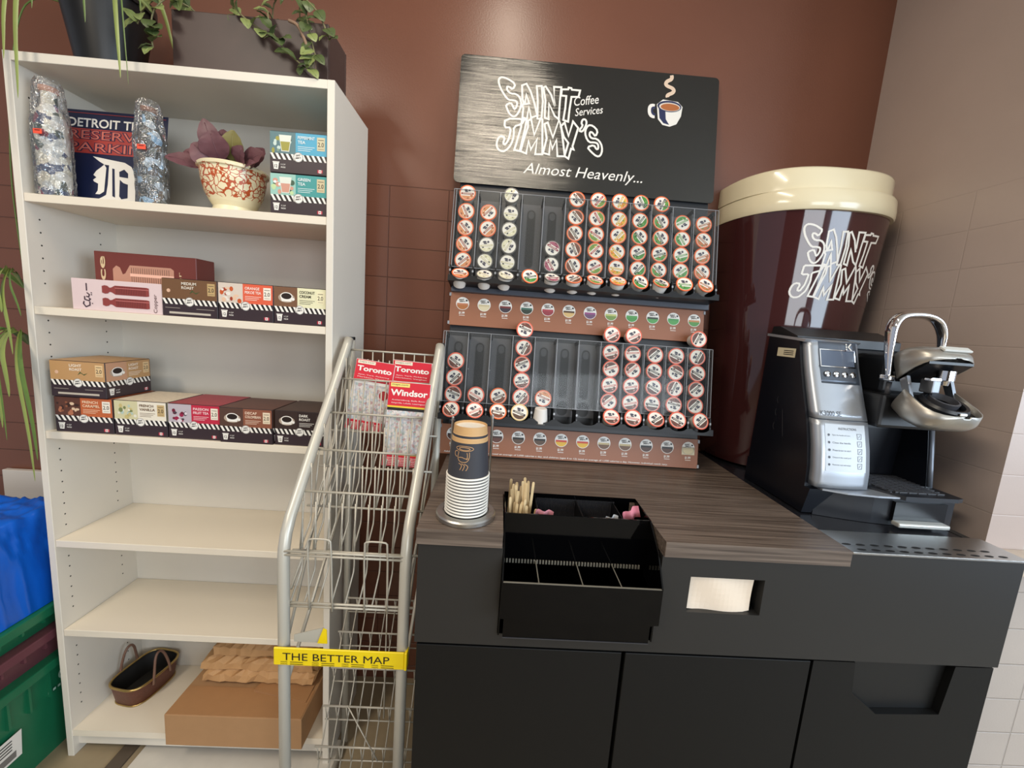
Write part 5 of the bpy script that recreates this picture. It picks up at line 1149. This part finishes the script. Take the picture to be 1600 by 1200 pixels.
# base
def basepoly(x0, x1, yb, yf, bow): return [(x0, yb), (x0 + .028, yf + .040)] + [(x0 + .030 + (x1 - x0 - .030) * k / 8, yf - bow * math.sin(PI * (k / 8) * .9) + .03 * (1 - k / 8) ** 2 * 1) for k in range(9)] + [(x1, yb)]
mb = MB(); mb.prism(basepoly(.884, 1.236, -.29, -.562, .016), ZB + .001, 1.100, NAVYB); fixn(mb.build('base', bw))
mb = MB(); mb.prism([(.905, -.44), (.912, -.552), (.96, -.572), (1.03, -.580), (1.085, -.580), (1.03, -.44)], 1.1003, 1.1045, SILVER); fixn(mb.build('base_plate', bw))
mb = MB(); mb.prism([(1.032, -.42), (1.04, -.52), (1.088, -.588), (1.22, -.586), (1.238, -.58), (1.232, -.42)], 1.1003, 1.110, mat('drip_tray_black', (28, 30, 36), .4)); dtt = fixn(mb.build('drip_tray', bw))
mb = MB(); 
for k in range(11): y = -.44 - k * .012; mb.box(1.055 + max(0, k - 5) * .006, 1.21, y - .003, y + .003, 1.110, 1.1125, DARKG)
for k in range(6): mb.box(1.07 + k * .024, 1.074 + k * .024, -.565, -.435, 1.110, 1.112, DARKG)
mb.build('drip_grid', dtt)
mb = MB(); mb.box(1.075, 1.205, -.5795, -.560, 1.045, 1.092, mat('drawer_black', (10, 10, 12), .25)); dw = mb.build('drawer', bw)
mb = MB(); mb.bbox(1.072, 1.200, -.600, -.578, 1.036, 1.047, mat('pale_silver', (206, 206, 200), .3, .5), .004, 3); mb.build('drawer_handle', dw)
# brew head: lower bowl, upper lid, chrome handle
def yz_loft(secs, m, mb, x0, x1, nx=10, rnd_=.35, open_top=False):
    # secs: list of (y, zlow, zhigh, halfwidth)
    xc = (x0 + x1) / 2; vs = []; n = 16
    for (y, zl, zh, hw) in secs:
        for k in range(n):
            a = 2 * PI * k / n; c, s_ = math.cos(a), math.sin(a); e = 3.2
            vs.append((xc + hw * abs(c) ** (2 / e) * (1 if c > 0 else -1), y, (zl + zh) / 2 + (zh - zl) / 2 * abs(s_) ** (2 / e) * (1 if s_ > 0 else -1)))
    fs = [(i * n + k, i * n + (k + 1) % n, (i + 1) * n + (k + 1) % n, (i + 1) * n + k) for i in range(len(secs) - 1) for k in range(n)]
    fs += [tuple(range(n)), tuple((len(secs) - 1) * n + k for k in range(n - 1, -1, -1))]
    return mb.add(vs, fs, m, True)
HX = 1.112
CHM = mat('warm_silver', (184, 180, 172), .38, .8)
def halfshell(secs, m, n=18, th=.004):
    # secs: (y at rim, y at crown, z rim, z crown, halfwidth): U-shaped shell, open side at the rim
    vs = []
    for lay in (0, 1):
        for (yr, yf, zr_, zf, hw) in secs:
            for k in range(n + 1):
                a = PI * k / n; c, s_ = math.cos(a), math.sin(a); q = 1 - (th / max(hw, .01)) * lay; e = abs(s_) ** .45
                vs.append((HX + hw * q * abs(c) ** .45 * (1 if c > 0 else -1), yr + (yf - yr) * e, zr_ + (zf - zr_) * q * e))
    S_ = len(secs); K = S_ * (n + 1); fs = []
    for i in range(S_ - 1):
        for k in range(n):
            a = i * (n + 1) + k; fs += [(a, a + 1, a + n + 2, a + n + 1), (K + a, K + a + n + 1, K + a + n + 2, K + a + 1)]
        for k in (0, n): a = i * (n + 1) + k; fs.append((a, K + a, K + a + n + 1, a + n + 1))
    for i in (0, S_ - 1):
        for k in range(n): a = i * (n + 1) + k; fs.append((a, a + 1, K + a + 1, K + a))
    return MB().add(vs, fs, m, True)
bowl = [(-.566, -.528, 1.364, 1.308, .062), (-.595, -.562, 1.346, 1.287, .065), (-.618, -.597, 1.333, 1.279, .065), (-.634, -.620, 1.325, 1.281, .058), (-.645, -.637, 1.321, 1.289, .045), (-.652, -.648, 1.320, 1.302, .028), (-.655, -.654, 1.321, 1.314, .010)]
fixn(halfshell(bowl, CHM).build('lower_jaw', bw))
JB = mat('jaw_black', (18, 19, 22), .35)
mb = MB(); mb.prism([(-.545, 1.345), (-.566, 1.352), (-.60, 1.330), (-.622, 1.318), (-.626, 1.312), (-.618, 1.300), (-.60, 1.296), (-.545, 1.312)], 1.056, 1.168, JB, 'x'); fixn(mb.build('jaw_interior', bw))
mb = MB(); mb.mt = Matrix.Translation((HX + .004, -.598, 1.337)) @ Matrix.Rotation(.42, 4, 'X'); mb.lathe([(.044, -.014), (.046, .002), (.042, .008), (.036, .007), (.034, -.004), (0, -.004)], mat('holder_black', (30, 32, 36), .3), 36); mb.lathe([(.027, -.004), (.028, .012), (.024, .013), (.021, .0)], DARKG, 28, (0.0, .004, 0)); mb.build('pod_holder', bw)
mb = MB(); mb.bbox(1.108, 1.124, -.6435, -.6415, 1.3200, 1.3255, INKW, .0005, 1); mb.build('holder_label', bw)
mb = MB(); mb.prism([(-.53, 1.405), (-.55, 1.41), (-.575, 1.345), (-.56, 1.34)], 1.060, 1.068, mat('hinge_grey', (120, 122, 126), .3, .7), 'x'); fixn(mb.build('hinge_arm', bw))
mb = MB(); mb.prism([(-.53, 1.405), (-.55, 1.41), (-.575, 1.345), (-.56, 1.34)], 1.166, 1.174, MATS['hinge_grey'], 'x'); fixn(mb.build('hinge_arm', bw))
lid = [(-.536, -.508, 1.385, 1.452, .056), (-.556, -.532, 1.400, 1.462, .061), (-.578, -.558, 1.417, 1.466, .063), (-.594, -.582, 1.429, 1.463, .058), (-.604, -.597, 1.436, 1.457, .046), (-.610, -.607, 1.440, 1.450, .028), (-.613, -.612, 1.442, 1.445, .010)]
fixn(halfshell(lid, CHM).build('upper_jaw', bw))
mb = MB(); mb.prism([(-.52, 1.40), (-.56, 1.418), (-.60, 1.434), (-.60, 1.428), (-.57, 1.405), (-.53, 1.378)], 1.060, 1.164, JB, 'x'); fixn(mb.build('upper_mechanism', bw))
mb = MB(); mb.mt = Matrix.Translation((HX + .01, -.585, 1.402)); mb.lathe([(0, -.022), (.007, -.022), (.009, -.012), (.016, -.010), (.016, .012)], CHROME, 20); mb.build('piercing_needle', bw)
mb = MB(); mb.bbox(HX - .022, HX - .002, -.590, -.560, 1.360, 1.392, MATS['hinge_grey'], .003); mb.build('latch', bw)
mb = MB(); mb.bbox(HX - .03, HX - .004, -.592, -.575, 1.388, 1.396, CHROME, .002); mb.build('latch_bracket', bw)
mb = MB(); mb.bbox(1.040, 1.056, -.535, -.505, 1.378, 1.392, CHROME, .004); mb.build('pivot_cap', bw)
mb = MB(); mb.tube([(1.056, -.520, 1.335), (1.056, -.520, 1.375)], .006, DARKG, 8); mb.build('spring', bw)
mb = MB(); mb.bbox(1.034, 1.216, -.535, -.42, 1.262, 1.345, JB, .008); mb.build('neck', bw)
mb = MB(); mb.bbox(1.062, 1.200, -.500, -.40, 1.340, 1.440, JB, .012); mb.build('hinge_block', bw)
def lidz(x, y):
    return 1.466
mb = MB(); mb.mt = Matrix.Translation((HX + .010, -.592, 1.4625)) @ Matrix.Rotation(.52, 4, 'X'); mb.bbox(-.032, .034, -.008, .008, -.002, .003, ink((206, 206, 200)), .001, 1); mb.build('lid_plaque', bw)
# chrome handle arch, rising from the jaw sides
hp = smoothpts([(1.046, -.523, 1.388), (1.046, -.515, 1.430), (1.046, -.510, 1.475), (1.046, -.508, 1.512), (1.062, -.506, 1.536), (1.100, -.505, 1.541), (1.135, -.504, 1.540), (1.165, -.503, 1.528), (1.182, -.502, 1.502), (1.186, -.502, 1.475), (1.186, -.505, 1.42)], 3)
mb = MB(); vs = []; n = 12
for i, p in enumerate(hp):
    t_ = (hp[min(i + 1, len(hp) - 1)] - hp[max(i - 1, 0)]).normalized(); o_ = (p - V((1.125, -.505, 1.44))); a = (o_ - t_ * o_.dot(t_)).normalized(); b_ = t_.cross(a); f_ = i / (len(hp) - 1)
    ra = .004 + .005 * math.sin(PI * f_) ** 2; rb = .005 + .012 * math.sin(PI * f_)
    for k in range(n): an = 2 * PI * k / n; vs.append(p + a * ra * math.cos(an) + b_ * rb * math.sin(an))
fs = [(i * n + k, i * n + (k + 1) % n, (i + 1) * n + (k + 1) % n, (i + 1) * n + k) for i in range(len(hp) - 1) for k in range(n)]
mb.add(vs, fs, CHROME, True); mb.build('lift_handle', bw)

# floor mat under the rack
o = bevel(MB().box(-0.965, -0.345, -0.70, -0.26, 0.0005, 0.004, mat('white_floor_board', (206, 200, 190), 0.5, noise=0.06)).build('floor_board'), .001)
tag(o, 'flat white board lying on the floor in front of the bookcase', 'board')
o = MB().box(-1.03, -0.985, -0.70, -0.26, 0.0005, 0.006, mat('dark_floor_strip', (84, 72, 60), 0.6)).build('floor_strip')
tag(o, 'narrow dark strip lying on the floor left of the white board', 'strip')
